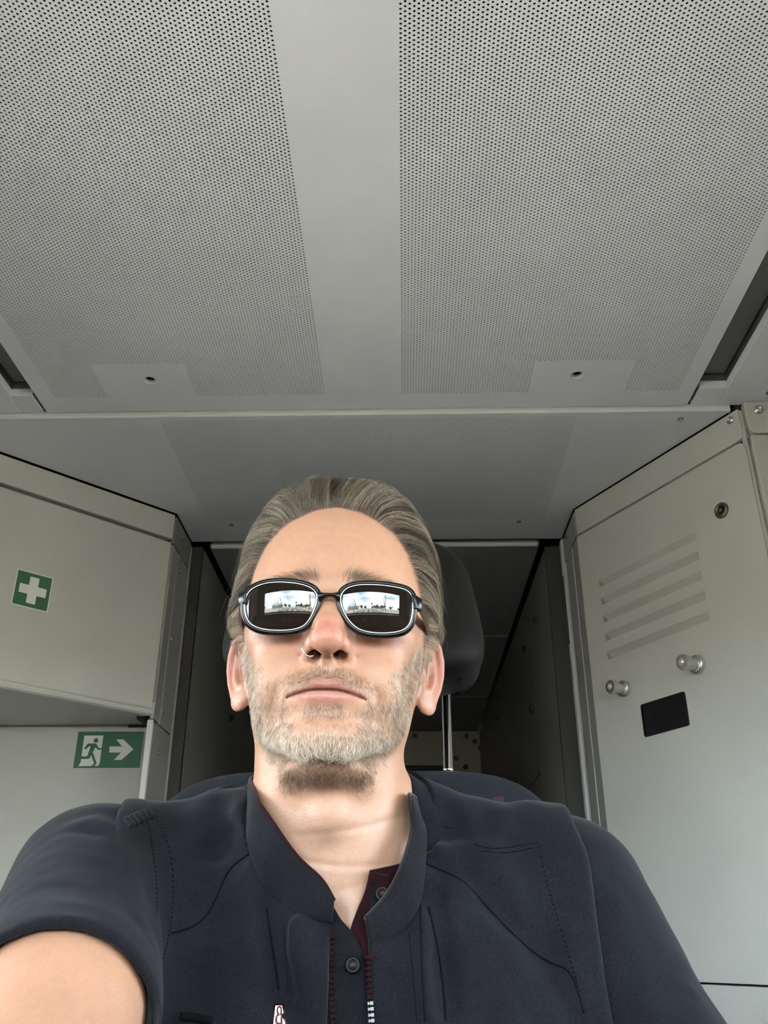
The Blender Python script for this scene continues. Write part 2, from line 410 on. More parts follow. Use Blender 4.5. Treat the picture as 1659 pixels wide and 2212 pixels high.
# end wall with its beige framed door and dark window
ew = tag(empty('wall_end', (0, YK, 0)), 'beige end wall of the corridor', kind='structure')
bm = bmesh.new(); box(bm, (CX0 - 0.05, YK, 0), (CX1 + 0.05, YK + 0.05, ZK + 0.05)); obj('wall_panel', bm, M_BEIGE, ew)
def pk(px, py): return at_y(px, py, YK)
bm = bmesh.new(); z1 = pk(960, 1601).z; xr_ = pk(1040, 1620).x
box(bm, (CX0 + 0.05, YK - 0.012, 0), (xr_, YK, z1)); obj('frame_panel', bm, M_BEIGE, ew, bevel=0.003)
p = pk(820, 1655); q = pk(975, 1655)
bm = bmesh.new(); box(bm, (p.x - 0.3, YK - 0.02, p.z - 0.45), (q.x, YK - 0.012, p.z)); obj('window', bm, M_BLACK, ew, bevel=0.004)
bm = bmesh.new(); x2 = pk(992, 1655).x; box(bm, (q.x, YK - 0.018, p.z - 0.47), (x2, YK - 0.012, p.z + 0.004)); obj('window_edge', bm, M_BEIGE, ew, bevel=0.002)
for px, py in ((896, 1590), (1007, 1591), (1025, 1602), (1038, 1616), (1048, 1632), (986, 1639), (1005, 1658)):
    screw_on(pk(px, py) - Vector((0, 0.012, 0)), (0, -1, 0), 0.011, ew, M_DSTEEL, 'bolt')
bm = bmesh.new(); box(bm, (-1.5, -1.02, -0.05), (1.5, YK + 0.18, 0)); tag(obj('floor', bm, mat('floor_rubber', (0.06, 0.06, 0.062), 0.6, noise=0.2, nscale=60)), kind='structure')

# ------------------------------------------------------------------ door jambs
def jamb(sgn, X, y0, name, label):
    """face turned to the corridor, from the cabinet corner back to the corridor wall"""
    t = tag(empty(name, (X, y0, 0)), label, kind='structure')
    return t
jl = jamb(-1, JX0, B2.y, 'trim_2', 'left door jamb with screws')
bm = bmesh.new(); zc = at_x(373, 1168, JX0).z; yq = at_x(403, 1222, JX0).y
y0 = B2.y + 0.004
zlow = at_x(345, 1567, JX0).z
box(bm, (JX0 - 0.03, y0, zc + 0.0), (JX0, YE, ZC2 - 0.008)); obj('jamb_head', bm, M_WALLD, jl, bevel=0.002)
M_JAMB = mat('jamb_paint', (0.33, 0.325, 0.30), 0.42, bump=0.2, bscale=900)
yh = at_x(383, 1225, JX0).y
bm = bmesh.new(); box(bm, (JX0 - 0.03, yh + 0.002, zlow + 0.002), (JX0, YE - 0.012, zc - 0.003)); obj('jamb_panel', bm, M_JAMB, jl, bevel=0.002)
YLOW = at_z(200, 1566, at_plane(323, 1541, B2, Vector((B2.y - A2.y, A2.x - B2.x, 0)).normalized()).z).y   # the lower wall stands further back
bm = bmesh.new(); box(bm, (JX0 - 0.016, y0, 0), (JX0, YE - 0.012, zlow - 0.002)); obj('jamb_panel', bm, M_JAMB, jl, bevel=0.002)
bm = bmesh.new(); box(bm, (JX0 - 0.045, y0, zlow + 0.004), (JX0 - 0.012, YE + 0.01, ZC2)); box(bm, (JX0 - 0.045, YLOW + 0.03, 0), (JX0 - 0.012, YE + 0.01, zlow)); obj('jamb_core', bm, M_GAP, jl)
bm = bmesh.new(); box(bm, (JX0 - 0.03, YE - 0.010, 0), (JX0 + 0.004, YE + 0.002, at_x(414, 1185, JX0).z)); obj('edge_strip', bm, M_JAMB, jl, bevel=0.003)
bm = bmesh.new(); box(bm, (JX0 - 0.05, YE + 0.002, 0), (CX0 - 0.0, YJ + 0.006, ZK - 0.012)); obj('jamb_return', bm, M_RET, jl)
bm = bmesh.new(); box(bm, (JX0 - 0.03, y0, zlow + 0.004), (JX0 - 0.002, yh - 0.002, zc - 0.003)); obj('hinge_strip', bm, M_JAMB, jl, bevel=0.002)
for px, py in ((396, 1160), (388, 1233), (371, 1380), (351, 1538), (343, 1626)):
    screw_on(at_x(px, py, JX0), (1, 0, 0), 0.006, jl)
jr = jamb(1, JX1, C2.y, 'trim_3', 'right door jamb with screws and a dark slot')
y0 = C2.y + 0.004; zc = at_x(1243, 1160, JX1).z
bm = bmesh.new(); box(bm, (JX1, y0, zc), (JX1 + 0.03, YE, ZC2 - 0.008)); obj('jamb_head', bm, M_JAMB, jr, bevel=0.002)
yh = at_x(1239, 1227, JX1).y
bm = bmesh.new(); box(bm, (JX1, yh + 0.002, 0), (JX1 + 0.03, YE - 0.030, zc - 0.003)); obj('jamb_panel', bm, M_JAMB, jr, bevel=0.002)
bm = bmesh.new(); box(bm, (JX1 + 0.002, y0, 0), (JX1 + 0.03, yh - 0.001, zc - 0.003)); obj('hinge_strip', bm, M_JAMB, jr, bevel=0.002)
bm = bmesh.new(); tube(bm, [(JX1 + 0.001, yh, 0.0), (JX1 + 0.001, yh, zc - 0.003)], 0.0014, 6); obj('edge_bead', bm, M_TRIM, jr)
bm = bmesh.new(); box(bm, (JX1 - 0.006, YE - 0.010, 0), (JX1 + 0.02, YE + 0.022, at_x(1208, 1181, JX1).z)); obj('edge_strip', bm, M_TRIM, jr, bevel=0.006, seg=3)
bm = bmesh.new(); box(bm, (JX1 + 0.012, y0, 0), (JX1 + 0.045, YE + 0.01, ZC2)); obj('jamb_core', bm, M_GAP, jr)
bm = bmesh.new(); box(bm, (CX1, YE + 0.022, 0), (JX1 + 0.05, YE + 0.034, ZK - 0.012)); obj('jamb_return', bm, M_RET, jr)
s0 = at_x(1221, 1245, JX1); s1 = at_x(1235, 1392, JX1)
bm = bmesh.new(); box(bm, (JX1 - 0.0068, s0.y - 0.004, s1.z), (JX1 + 0.002, s0.y + 0.006, s0.z)); obj('slot', bm, M_GAP, jr)
for px, py in ((1224, 1157), (1233, 1248), (1271, 1607)):
    screw_on(at_x(px, py, JX1), (-1, 0, 0), 0.006, jr)
p = at_x(1281, 1838, JX1 - 0.006); bm = bmesh.new(); box(bm, (p.x - 0.004, p.y - 0.006, p.z - 0.008), (p.x + 0.001, p.y + 0.006, p.z + 0.008)); obj('stop', bm, M_BLACK, jr, bevel=0.001)

# ------------------------------------------------------------------ left overhead cabinet (set at 45 degrees)
dl = Vector((B2.x - A2.x, B2.y - A2.y, 0)).normalized(); nl = Vector((dl.y, -dl.x, 0))
def onl(px, py): return at_plane(px, py, B2, nl)
ztop = onl(369, 1166).z; zbot = onl(323, 1541).z
L0 = A2 - dl * 0.45                               # far left end, outside the frame
cab = tag(empty('wall_cabinet', (B2.x, B2.y, zbot)), 'grey overhead cabinet set at an angle, bearing the white cross sign', 'cabinet')
Lc = B2 - dl * 0.012
bm = bmesh.new(); slab(bm, L0, B2 - dl * 0.004, ztop + 0.004, ZC2 - 0.005, nl, 0.03); obj('top_panel', bm, M_WALL, cab, bevel=0.004, seg=3)
bm = bmesh.new(); slab(bm, L0, B2 - dl * 0.004, zbot + 0.010, ztop - 0.004, nl, 0.03); obj('door', bm, M_WALL, cab, bevel=0.008, seg=4)
# body behind the door, its underside is the sloping grey triangle
YW = at_z(200, 1566, zbot).y                       # the lower wall stands square to the cab
bm = bmesh.new()
prism(bm, [(L0.x, L0.y, zbot), (B2.x - 0.004, B2.y + 0.002, zbot), (B2.x - 0.004, YW + 0.06, zbot), (L0.x, YW + 0.06, zbot)], (0, 0, 0.03))
obj('underside', bm, M_WALL, cab)
bm = bmesh.new()
prism(bm, [(L0.x, L0.y + 0.035, zbot + 0.032), (B2.x - 0.05, B2.y + 0.0, zbot + 0.032), (B2.x - 0.05, YW + 0.06, zbot + 0.032), (L0.x, YW + 0.06, zbot + 0.032)], (0, 0, ZC2 - 0.045 - zbot))
obj('carcass', bm, M_GAP, cab)
bm = bmesh.new()                                   # rounded bottom rail under the door
c0 = L0 + nl * 0.0; c1 = B2 - dl * 0.006
rail = [(0.000, zbot + 0.008), (-0.002, zbot + 0.001), (-0.008, zbot - 0.003), (-0.026, zbot - 0.004), (-0.026, zbot + 0.008)]
prism(bm, [(c0.x + nl.x * d, c0.y + nl.y * d, z) for d, z in rail], c1 - c0)
obj('bottom_rail', bm, M_WALL, cab, smooth=False)

wb = tag(empty('wall_back', (B2.x - 0.5, YW, 0)), 'grey back wall under the overhead cabinet', kind='structure')
xr_ = at_y(318, 1640, YW).x
bm = bmesh.new(); box(bm, (-1.5, YW, 0), (xr_ - 0.006, YW + 0.03, zbot - 0.001)); obj('wall_panel', bm, M_WALL, wb, bevel=0.008, seg=4)
bm = bmesh.new(); box(bm, (JX0 - 0.017, B2.y + 0.001, 0), (JX0 - 0.002, B2.y + 0.007, zbot - 0.012)); obj('edge_strip', bm, M_TRIM, wb, bevel=0.0025)
bm = bmesh.new(); box(bm, (xr_ - 0.06, YW - 0.003, zbot - 0.007), (xr_ - 0.004, YW + 0.004, zbot)); obj('catch', bm, M_BLACK, wb, bevel=0.001)
bm = bmesh.new(); box(bm, (-1.5, YW + 0.025, 0), (JX0 - 0.001, YW + 0.05, ZC2)); obj('wall_backing', bm, M_GAP, wb)

# signs
M_GREEN = mat('sign_green', (0.035, 0.135, 0.062), 0.45, noise=0.05, nscale=30)
M_WHITE = mat('sign_white', (0.80, 0.79, 0.72), 0.5)
def sign_frame(tl, tr, br, bl):
    """u, v in 0..1 from the bottom left; returns point on the sign and its normal"""
    tl, tr, br, bl = map(Vector, (tl, tr, br, bl))
    n = ((br - bl).cross(tl - bl)).normalized()
    if n.dot(CAM - bl) < 0: n = -n
    def f(u, v, lift=0.0):
        return (bl * (1 - u) + br * u) * (1 - v) + (tl * (1 - u) + tr * u) * v + n * lift
    return f, n
def flat(bm, f, pts, lift, n, th=0.0004):
    prism(bm, [f(u, v, lift) for u, v in pts], n * th)
# white cross on green
corn = [onl(*p) for p in ((38, 1228), (115, 1249), (102, 1324), (23, 1304))]
# make it a true upright rectangle on the door
u0 = (corn[0] + corn[3]) / 2; u1 = (corn[1] + corn[2]) / 2
zt = (corn[0].z + corn[1].z) / 2; zb = (corn[2].z + corn[3].z) / 2
f, n = sign_frame((u0.x, u0.y, zt), (u1.x, u1.y, zt), (u1.x, u1.y, zb), (u0.x, u0.y, zb))
fa = tag(empty('first_aid_sign', f(0.5, 0.0)), 'square green sign with a white cross on the overhead cabinet door', 'sign')
bm = bmesh.new(); flat(bm, f, [(0, 0), (1, 0), (1, 1), (0, 1)], 0.0005, n); obj('white_border', bm, M_WHITE, fa)
bm = bmesh.new(); b_ = 0.028; flat(bm, f, [(b_, b_), (1 - b_, b_), (1 - b_, 1 - b_), (b_, 1 - b_)], 0.0009, n); obj('green_field', bm, M_GREEN, fa)
bm = bmesh.new(); a_, c_ = 0.13, 0.375
flat(bm, f, [(c_, a_), (1 - c_, a_), (1 - c_, c_), (1 - a_, c_), (1 - a_, 1 - c_), (1 - c_, 1 - c_), (1 - c_, 1 - a_), (c_, 1 - a_), (c_, 1 - c_), (a_, 1 - c_), (a_, c_), (c_, c_)], 0.0013, n)
obj('cross', bm, M_WHITE, fa)
# running figure and arrow
pw = lambda x, y: at_y(x, y, YW)
a = pw(164, 1620); b = pw(307, 1620); zt = pw(240, 1580.5).z; zb = pw(230, 1659).z
a0 = pw(170, 1581).x * 0.5 + pw(158, 1659).x * 0.5; b0 = pw(311, 1581).x * 0.5 + pw(302, 1659).x * 0.5
f, n = sign_frame((a0, YW, zt), (b0, YW, zt), (b0, YW, zb), (a0, YW, zb))
ex = tag(empty('exit_sign', f(0.5, 0.0)), 'oblong green emergency exit sign with running figure and arrow on the lower wall', 'sign')
bm = bmesh.new(); flat(bm, f, [(0, 0), (1, 0), (1, 1), (0, 1)], 0.0005, n); obj('green_field', bm, M_GREEN, ex)
def S(zx, zy):                                     # a point of the sign read off at 5.925 times its picture size
    t = (zy - 832) / (1297 - 832); xl_ = 176 + (108 - 176) * t; xr2 = 1016 + (958 - 1016) * t
    return ((zx - xl_) / (xr2 - xl_), 1 - t)
bm = bmesh.new()
flat(bm, f, [S(252, 882), S(496, 882), S(448, 1240), S(420, 1273), S(175, 1273), S(205, 1225)], 0.0009, n); obj('doorway', bm, M_WHITE, ex)
bm = bmesh.new()
hd = S(401, 948); rr = 0.036
flat(bm, f, [(hd[0] + rr * math.cos(t), hd[1] + rr * 1.85 * math.sin(t)) for t in np.linspace(0, 2 * math.pi, 20, endpoint=False)], 0.0013, n)
# trunk, arms, legs of the figure
flat(bm, f, [S(*p) for p in ((300, 985), (392, 985), (410, 1000), (375, 1070), (355, 1105), (312, 1095), (330, 1030), (325, 1012))], 0.0013, n)
flat(bm, f, [S(*p) for p in ((300, 985), (330, 1010), (318, 1020), (268, 1062), (250, 1050), (280, 1005))], 0.0013, n)
flat(bm, f, [S(*p) for p in ((385, 985), (412, 998), (432, 1042), (484, 1046), (480, 1066), (420, 1066), (390, 1025))], 0.0013, n)
flat(bm, f, [S(*p) for p in ((312, 1080), (352, 1100), (318, 1178), (300, 1183), (195, 1184), (170, 1190), (180, 1160), (196, 1152), (290, 1148))], 0.0013, n)
flat(bm, f, [S(*p) for p in ((318, 1085), (358, 1095), (372, 1130), (408, 1232), (380, 1240), (372, 1225))], 0.0013, n)
flat(bm, f, [S(*p) for p in ((340, 1273), (378, 1238), (412, 1236), (385, 1260), (378, 1273))], 0.0013, n)
obj('running_figure', bm, M_GREEN, ex)
bm = bmesh.new()
flat(bm, f, [S(*p) for p in ((576, 1025), (735, 1025), (658, 934), (752, 934), (880, 1062), (725, 1196), (630, 1196), (722, 1102), (569, 1102))], 0.0009, n); obj('arrow', bm, M_WHITE, ex)

# ------------------------------------------------------------------ right cabinet with louvers
dr = Vector((D2.x - C2.x, D2.y - C2.y, 0)).normalized(); nr_ = Vector((dr.y, -dr.x, 0))
if nr_.dot(CAM - C2) < 0: nr_ = -nr_
def onr(px, py): return at_plane(px, py, C2, nr_)
def rp(s, z, out=0.0): return Vector((C2.x + dr.x * s + nr_.x * out, C2.y + dr.y * s + nr_.y * out, z))
def rs(px, py):
    p = onr(px, py); return ((p - Vector((C2.x, C2.y, p.z))).dot(dr), p.z)
eq = tag(empty('equipment_cabinet', rp(0.3, 0)), 'tall grey equipment cabinet with louvered door right of the seat', 'cabinet')
s_end = (rs(1605, 950)[0] + rs(1650, 1160)[0]) / 2 ; zdt = rs(1420, 1057)[1]
def rounded(pts, rad, k=5):
    out = []; n = len(pts)
    for i in range(n):
        r_ = rad[i] if isinstance(rad, (list, tuple)) else rad
        p = Vector((*pts[i], 0)); a = Vector((*pts[i - 1], 0)); b = Vector((*pts[(i + 1) % n], 0))
        if r_ <= 0: out.append(tuple(pts[i])); continue
        da = (a - p).normalized(); db = (b - p).normalized()
        for t in np.linspace(0, 1, k):
            q = (p + da * r_) * (1 - t) ** 2 + p * 2 * t * (1 - t) + (p + db * r_) * t * t
            out.append((q.x, q.y))
    return out
bm = bmesh.new()
prism(bm, [rp(s, z) for s, z in rounded([(0.004, zdt + 0.003), (s_end, zdt + 0.003), (s_end, ZC2 - 0.004), (0.004, ZC2 - 0.004)], [0, 0.02, 0.0, 0])], -nr_ * 0.03)
obj('top_panel', bm, M_WALL, eq, bevel=0.002)
zgap = rs(1560, 2123.5)[1]
# the door: a frame of strips around the louver field, so that the louvers are real openings
lv = [((1294, 1270), (1503, 1166)), ((1300, 1308.5), (1510.5, 1207)), ((1304.5, 1346.5), (1518, 1249.7)), ((1309.5, 1385.5), (1525.5, 1294)), ((1313, 1425.6), (1533.5, 1338.6))]
ls0 = np.mean([rs(*a)[0] for a, b in lv]); ls1 = np.mean([rs(*b)[0] for a, b in lv])
lz = [0.5 * (rs(*a)[1] + rs(*b)[1]) for a, b in lv]
lh = 0.5 * (rs(1289, 1256)[1] + rs(1501, 1147)[1]) - lz[0]
door = bmesh.new()
def dpanel(s0, s1, z0, z1, rad=0): prism(door, [rp(s, z) for s, z in rounded([(s0, z0), (s1, z0), (s1, z1), (s0, z1)], rad)], -nr_ * 0.025)
dd = s_end
dpanel(0.004, dd, lz[0] + lh, zdt - 0.003, [0, 0, 0.02, 0.003])
dpanel(0.004, ls0, zgap, lz[0] + lh); dpanel(ls1, dd, zgap, lz[0] + lh)
dpanel(ls0, ls1, zgap, lz[-1])
for i in range(4): dpanel(ls0, ls1, lz[i + 1] + lh, lz[i])
od = obj('door', door, M_WALL, eq)
bm = bmesh.new(); prism(bm, [rp(s, z) for s, z in ((0.004, 0.0), (dd, 0.0), (dd, zgap - 0.004), (0.004, zgap - 0.004))], -nr_ * 0.025); obj('plinth_panel', bm, M_WALL, eq, bevel=0.001)
bm = bmesh.new(); prism(bm, [rp(s, z, -0.024) for s, z in ((0.03, 0.0), (dd - 0.02, 0.0), (dd - 0.02, ZC2 - 0.01), (0.03, ZC2 - 0.01))], -nr_ * 0.08); obj('carcass', bm, M_GAP, eq)
for i, z in enumerate(lz):                        # pressed louvers: hinged at the top, leaning inwards so the slot opens at the ends
    bm = bmesh.new(); st = []
    for k, s in enumerate((ls0, ls1 - 0.001)):
        ring = []
        for t in np.linspace(0, 1, 5):
            ring.append(rp(s + (0.0065 * t if k == 0 else 0), z + lh - (lh - 0.0006) * t, -0.017 * t))
        st.append([bm.verts.new(p) for p in ring])
    for k in range(4): bm.faces.new((st[0][k], st[1][k], st[1][k + 1], st[0][k + 1]))
    a0_ = [bm.verts.new(v.co - nr_ * 0.0012) for v in st[0]]; a1_ = [bm.verts.new(v.co - nr_ * 0.0012) for v in st[1]]
    for k in range(4): bm.faces.new((a0_[k], a0_[k + 1], a1_[k + 1], a1_[k]))
    for k in range(4): bm.faces.new((st[0][k], st[0][k + 1], a0_[k + 1], a0_[k])); bm.faces.new((st[1][k + 1], st[1][k], a1_[k], a1_[k + 1]))
    bm.faces.new((st[0][4], st[1][4], a1_[4], a0_[4])); bm.faces.new((st[0][0], a0_[0], a1_[0], st[1][0]))
    obj('louver', bm, M_WALL, od)
def knob(px, py, r=0.0105):
    p = onr(px, py); bm = bmesh.new()
    lathe(bm, [(r, 0), (r * 1.02, r * 0.15), (r * 1.02, r * 0.45), (r * 0.9, r * 0.55), (r * 0.72, r * 0.6), (r * 0.68, r * 1.7), (r * 0.72, r * 1.8), (r * 0.84, r * 1.85), (r * 0.86, r * 2.3), (r * 0.8, r * 2.45), (r * 0.42, r * 2.46), (r * 0.36, r * 2.1), (0, r * 2.0)], 28, p, nr_)
    obj('knob', bm, M_ALU, od, smooth=False)['label'] = 'turned aluminium knob'
knob(1508, 1436, 0.0200); knob(1350, 1488, 0.0190)
p = onr(1560, 1103); bm = bmesh.new(); r = 0.0150
lathe(bm, [(r * 1.2, 0), (r * 1.22, r * 0.25), (r * 1.1, r * 0.42), (r * 0.75, r * 0.42), (r * 0.62, r * 0.1), (r * 0.6, -r * 0.8), (0, -r * 0.8)], 28, p, nr_); lk = obj('lock', bm, M_DSTEEL, od, smooth=True)
bm = bmesh.new()
prism(bm, [p + dr * a_ * r + Vector((0, 0, b_ * r)) + nr_ * r * 0.1 for a_, b_ in ((-.22, -.22), (.22, -.22), (.22, .22), (-.22, .22))], nr_ * r * 0.25)
obj('lock_pin', bm, M_STEEL, od)
bm = bmesh.new(); lathe(bm, [(r * 0.62, -r * 0.5), (r * 0.6, r * 0.12), (0, r * 0.12)], 24, p, nr_); obj('lock_well', bm, M_BLACK, od)
hs = [rs(1385, 1523), rs(1480, 1493), rs(1490, 1566), rs(1394, 1594)]
s0 = (hs[0][0] + hs[3][0]) / 2; s1 = (hs[1][0] + hs[2][0]) / 2; z1 = (hs[0][1] + hs[1][1]) / 2; z0 = (hs[2][1] + hs[3][1]) / 2
bm = bmesh.new()
out = rounded([(s0, z0), (s1, z0), (s1, z1), (s0, z1)], 0.006); inn = rounded([(s0 + .004, z0 + .004), (s1 - .004, z0 + .004), (s1 - .004, z1 - .004), (s0 + .004, z1 - .004)], 0.005)
rings = [[bm.verts.new(rp(s, z, o_)) for s, z in ps] for ps, o_ in ((out, 0.0), (out, 0.003), (inn, 0.003), (inn, 0.0006))]
for a_, b_ in zip(rings, rings[1:]):
    for k in range(len(a_)): bm.faces.new((a_[k], a_[(k + 1) % len(a_)], b_[(k + 1) % len(a_)], b_[k]))
bm.faces.new(rings[-1]); obj('recessed_handle', bm, M_BLACK, od)['label'] = 'black recessed handle'
bm = bmesh.new(); sm = s0 * 0.72 + s1 * 0.28
prism(bm, [rp(s0 + 0.007, z0 + 0.008, 0.0024), rp(sm, z0 + 0.014, 0.0008), rp(sm, z1 - 0.010, 0.0008), rp(s0 + 0.007, z1 - 0.008, 0.0024)], nr_ * 0.0006); obj('handle_flap', bm, M_BLACK, od)
screw_on(onr(1577, 908), nr_, 0.0074, eq)

# post and the flat rear wall beyond the cabinet
e_end = rp(s_end + 0.004, 0)
rw = tag(empty('wall_rear', (e_end.x + 0.2, e_end.y, 0)), 'grey rear wall panels at the right edge', kind='structure')
w0 = at_y(1609, 880, e_end.y - 0.003).x; yq = e_end.y - 0.003
bm = bmesh.new(); prism(bm, [(e_end.x + 0.001, e_end.y + 0.006, 0), (w0 - 0.004, yq + 0.008, 0), (w0 - 0.003, yq + 0.05, 0), (e_end.x, e_end.y + 0.05, 0)], (0, 0, ZC2 - 0.006)); obj('post', bm, M_WALL, rw, bevel=0.003)
zk = at_y(1640, 936, yq).z
def rwp(z0, z1, rad):
    bm = bmesh.new(); prism(bm, [(x, yq, z) for x, z in rounded([(w0, z0), (1.45, z0), (1.45, z1), (w0, z1)], rad)], (0, 0.03, 0)); return bm
obj('wall_panel', rwp(zk + 0.002, ZC1 - 0.003, [0.02, 0, 0, 0]), M_WALL, rw, bevel=0.003)
obj('wall_panel', rwp(0.0, zk - 0.003, [0, 0, 0, 0.004]), M_WALL, rw, bevel=0.003)
bm = bmesh.new(); box(bm, (e_end.x, yq + 0.02, 0), (1.45, yq + 0.05, ZC1)); obj('wall_backing', bm, M_GAP, rw)
screw_on(at_y(1639, 885, yq), (0, -1, 0), 0.0088, rw)
screw_on(at_z(1658, 848, ZC1) + Vector((0.004, 0, 0)), (0, 0, -1), 0.006, ceiling, M_DSTEEL)
SIDEWIN = (-0.60, 1.20, 0.98, 1.66)
# ------------------------------------------------------------------ front half of the cab: side walls with windows, windscreen, desk (seen in the lenses, and the source of the daylight)
M_FRAME = mat('window_rubber', (0.02, 0.02, 0.022), 0.6)
M_DESK = mat('desk_black', (0.018, 0.016, 0.018), 0.45, bump=0.2, bscale=500)
def glass_mat():
    m = bpy.data.materials.new('window_glass'); m.use_nodes = True; nt = m.node_tree; N = nt.nodes; L = nt.links
    for n in list(N): N.remove(n)
    o = N.new('ShaderNodeOutputMaterial'); mx = N.new('ShaderNodeMixShader'); t = N.new('ShaderNodeBsdfTransparent'); g = N.new('ShaderNodeBsdfGlossy')
    fr = N.new('ShaderNodeFresnel'); fr.inputs[0].default_value = 1.45
    t.inputs[0].default_value = (0.93, 0.96, 0.95, 1); g.inputs['Roughness'].default_value = 0.0
    L.new(fr.outputs[0], mx.inputs[0]); L.new(t.outputs[0], mx.inputs[1]); L.new(g.outputs[0], mx.inputs[2]); L.new(mx.outputs[0], o.inputs[0])
    return m
M_GLASS = glass_mat()
WX = 1.42                                          # inner face of the side walls
YF = -0.95                                         # windscreen plane
SILL, HEAD = 1.09, 1.74                            # windscreen opening
for i, sg in enumerate((-1, 1)):
    t = tag(empty('wall_side_%s' % ('left' if sg < 0 else 'right'), (sg * WX, 0.4, 0)), '%s side wall of the cab with a drop window' % ('left' if sg < 0 else 'right'), kind='structure')
    x0, x1 = (sg * WX, sg * (WX + 0.06)); lo, hi = min(x0, x1), max(x0, x1)
    wy0, wy1, wz0, wz1 = SIDEWIN
    bm = bmesh.new()
    box(bm, (lo, YF - 0.06, 0), (hi, YK + 0.12, wz0)); box(bm, (lo, YF - 0.06, wz1), (hi, YK + 0.12, ZC1 + 0.1)); box(bm, (lo, YF - 0.06, wz0), (hi, wy0, wz1)); box(bm, (lo, wy1, wz0), (hi, YK + 0.12, wz1))
    obj('wall_panel', bm, M_WALL, t)
    w = tag(empty('window_%d' % (i + 1), (sg * WX, (wy0 + wy1) / 2, wz0)), '%s side window beside the driver' % ('left' if sg < 0 else 'right'), kind='structure')
    bm = bmesh.new(); xm = sg * (WX + 0.02)
    for a_, b_ in (((wy0, wz0), (wy1, wz0 + 0.03)), ((wy0, wz1 - 0.03), (wy1, wz1)), ((wy0, wz0), (wy0 + 0.03, wz1)), ((wy1 - 0.03, wz0), (wy1, wz1))):
        box(bm, (min(xm, xm + sg * 0.03), a_[0], a_[1]), (max(xm, xm + sg * 0.03), b_[0], b_[1]))
    obj('window_frame', bm, M_FRAME, w)
    bm = bmesh.new(); box(bm, (min(xm, xm + sg * 0.004), wy0 + 0.03, wz0 + 0.03), (max(xm, xm + sg * 0.004), wy1 - 0.03, wz1 - 0.03)); obj('pane', bm, M_GLASS, w)
wf = tag(empty('wall_front', (0, YF, 0)), 'cab front around the windscreen', kind='structure')
XS = 1.12
bm = bmesh.new(); box(bm, (-1.45, YF - 0.06, 0), (1.45, YF, SILL)); box(bm, (-1.45, YF - 0.06, HEAD), (1.45, YF, ZC1 + 0.1)); box(bm, (-1.45, YF - 0.06, SILL), (-XS, YF, HEAD)); box(bm, (XS, YF - 0.06, SILL), (1.45, YF, HEAD))
obj('wall_panel', bm, mat('front_grey', (0.16, 0.16, 0.155), 0.5), wf)
win = tag(empty('window_3', (0, YF - 0.03, SILL)), 'wide windscreen reflected in the sunglasses', kind='structure')
bm = bmesh.new()
for lo, hi in (((-XS, SILL), (XS, SILL + 0.025)), ((-XS, HEAD - 0.04), (XS, HEAD)), ((-XS, SILL), (-XS + 0.03, HEAD)), ((XS - 0.03, SILL), (XS, HEAD))):
    box(bm, (lo[0], YF - 0.05, lo[1]), (hi[0], YF - 0.002, hi[1]))
obj('window_frame', bm, M_FRAME, win)
bm = bmesh.new(); box(bm, (-XS + 0.03, YF - 0.035, SILL + 0.025), (XS - 0.03, YF - 0.03, HEAD - 0.04)); obj('pane', bm, M_GLASS, win)
for x, a in ((-0.55, 18), (0.45, 14)):             # parked wipers
    t = tag(empty('wiper', (x, YF - 0.07, SILL)), 'black windscreen wiper standing upright outside the %s half of the windscreen' % ('left' if x < 0 else 'right'), 'wiper', 'windscreen wipers')
    bm = bmesh.new(); d = Vector((math.sin(R(a)), 0, math.cos(R(a)))); b0 = Vector((x, YF - 0.075, SILL - 0.03))
    tube(bm, [b0, b0 + d * 0.34], 0.007, 6); obj('arm', bm, M_BLACK, t)
    bm = bmesh.new(); e = Vector((math.sin(R(-a * 1.2)), 0, math.cos(R(a)))); m0 = b0 + d * 0.3
    tube(bm, [m0 - e * 0.22, m0 + e * 0.2], 0.006, 6); obj('blade', bm, M_BLACK, t)
desk = tag(empty('driver_desk', (0, -0.6, 0)), 'black driver desk with gauges reflected low in the sunglasses', 'desk')
bm = bmesh.new(); prism(bm, [(-1.38, YF + 0.001, 0.62), (-1.38, YF + 0.001, 1.095), (-1.38, YF + 0.22, 1.085), (-1.38, YF + 0.40, 0.84), (-1.38, YF + 0.72, 0.80), (-1.38, YF + 0.72, 0.74)], (2.76, 0, 0)); obj('desk_top', bm, M_DESK, desk)
nrm = Vector((0, 0.245, 0.18)).normalized()
def desk_pt(x, t): return Vector((x, YF + 0.22 + 0.18 * t, 1.085 - 0.245 * t)) + nrm * 0.002
for x, r_ in ((-0.12, 0.05), (0.14, 0.03), (-0.32, 0.03)):
    bm = bmesh.new(); lathe(bm, [(r_, 0), (r_, 0.012), (r_ * 0.86, 0.012), (r_ * 0.84, 0.004), (0, 0.004)], 28, desk_pt(x, 0.5), nrm)
    obj('gauge', bm, mat('gauge_ring', (0.22, 0.22, 0.22), 0.3, metal=0.6), desk)
for x in (0.42, -0.62):
    bm = bmesh.new(); c = desk_pt(x, 0.5); s_ = Vector((0, 0.18, -0.26)).normalized()
    prism(bm, [c + Vector((a_, 0, 0)) + s_ * b_ for a_, b_ in ((-0.11, -0.08), (0.11, -0.08), (0.11, 0.08), (-0.11, 0.08))], nrm * 0.01)
    obj('screen', bm, mat('screen_dark', (0.01, 0.01, 0.02), 0.2, emit=((0.12, 0.12, 0.3), 0.02)), desk)
bm = bmesh.new(); box(bm, (-1.3, YF + 0.001, 0), (-0.45, YF + 0.6, 0.73)); obj('pedestal', bm, M_DESK, desk); bm = bmesh.new(); box(bm, (0.45, YF + 0.001, 0), (1.3, YF + 0.6, 0.73)); obj('pedestal', bm, M_DESK, desk)

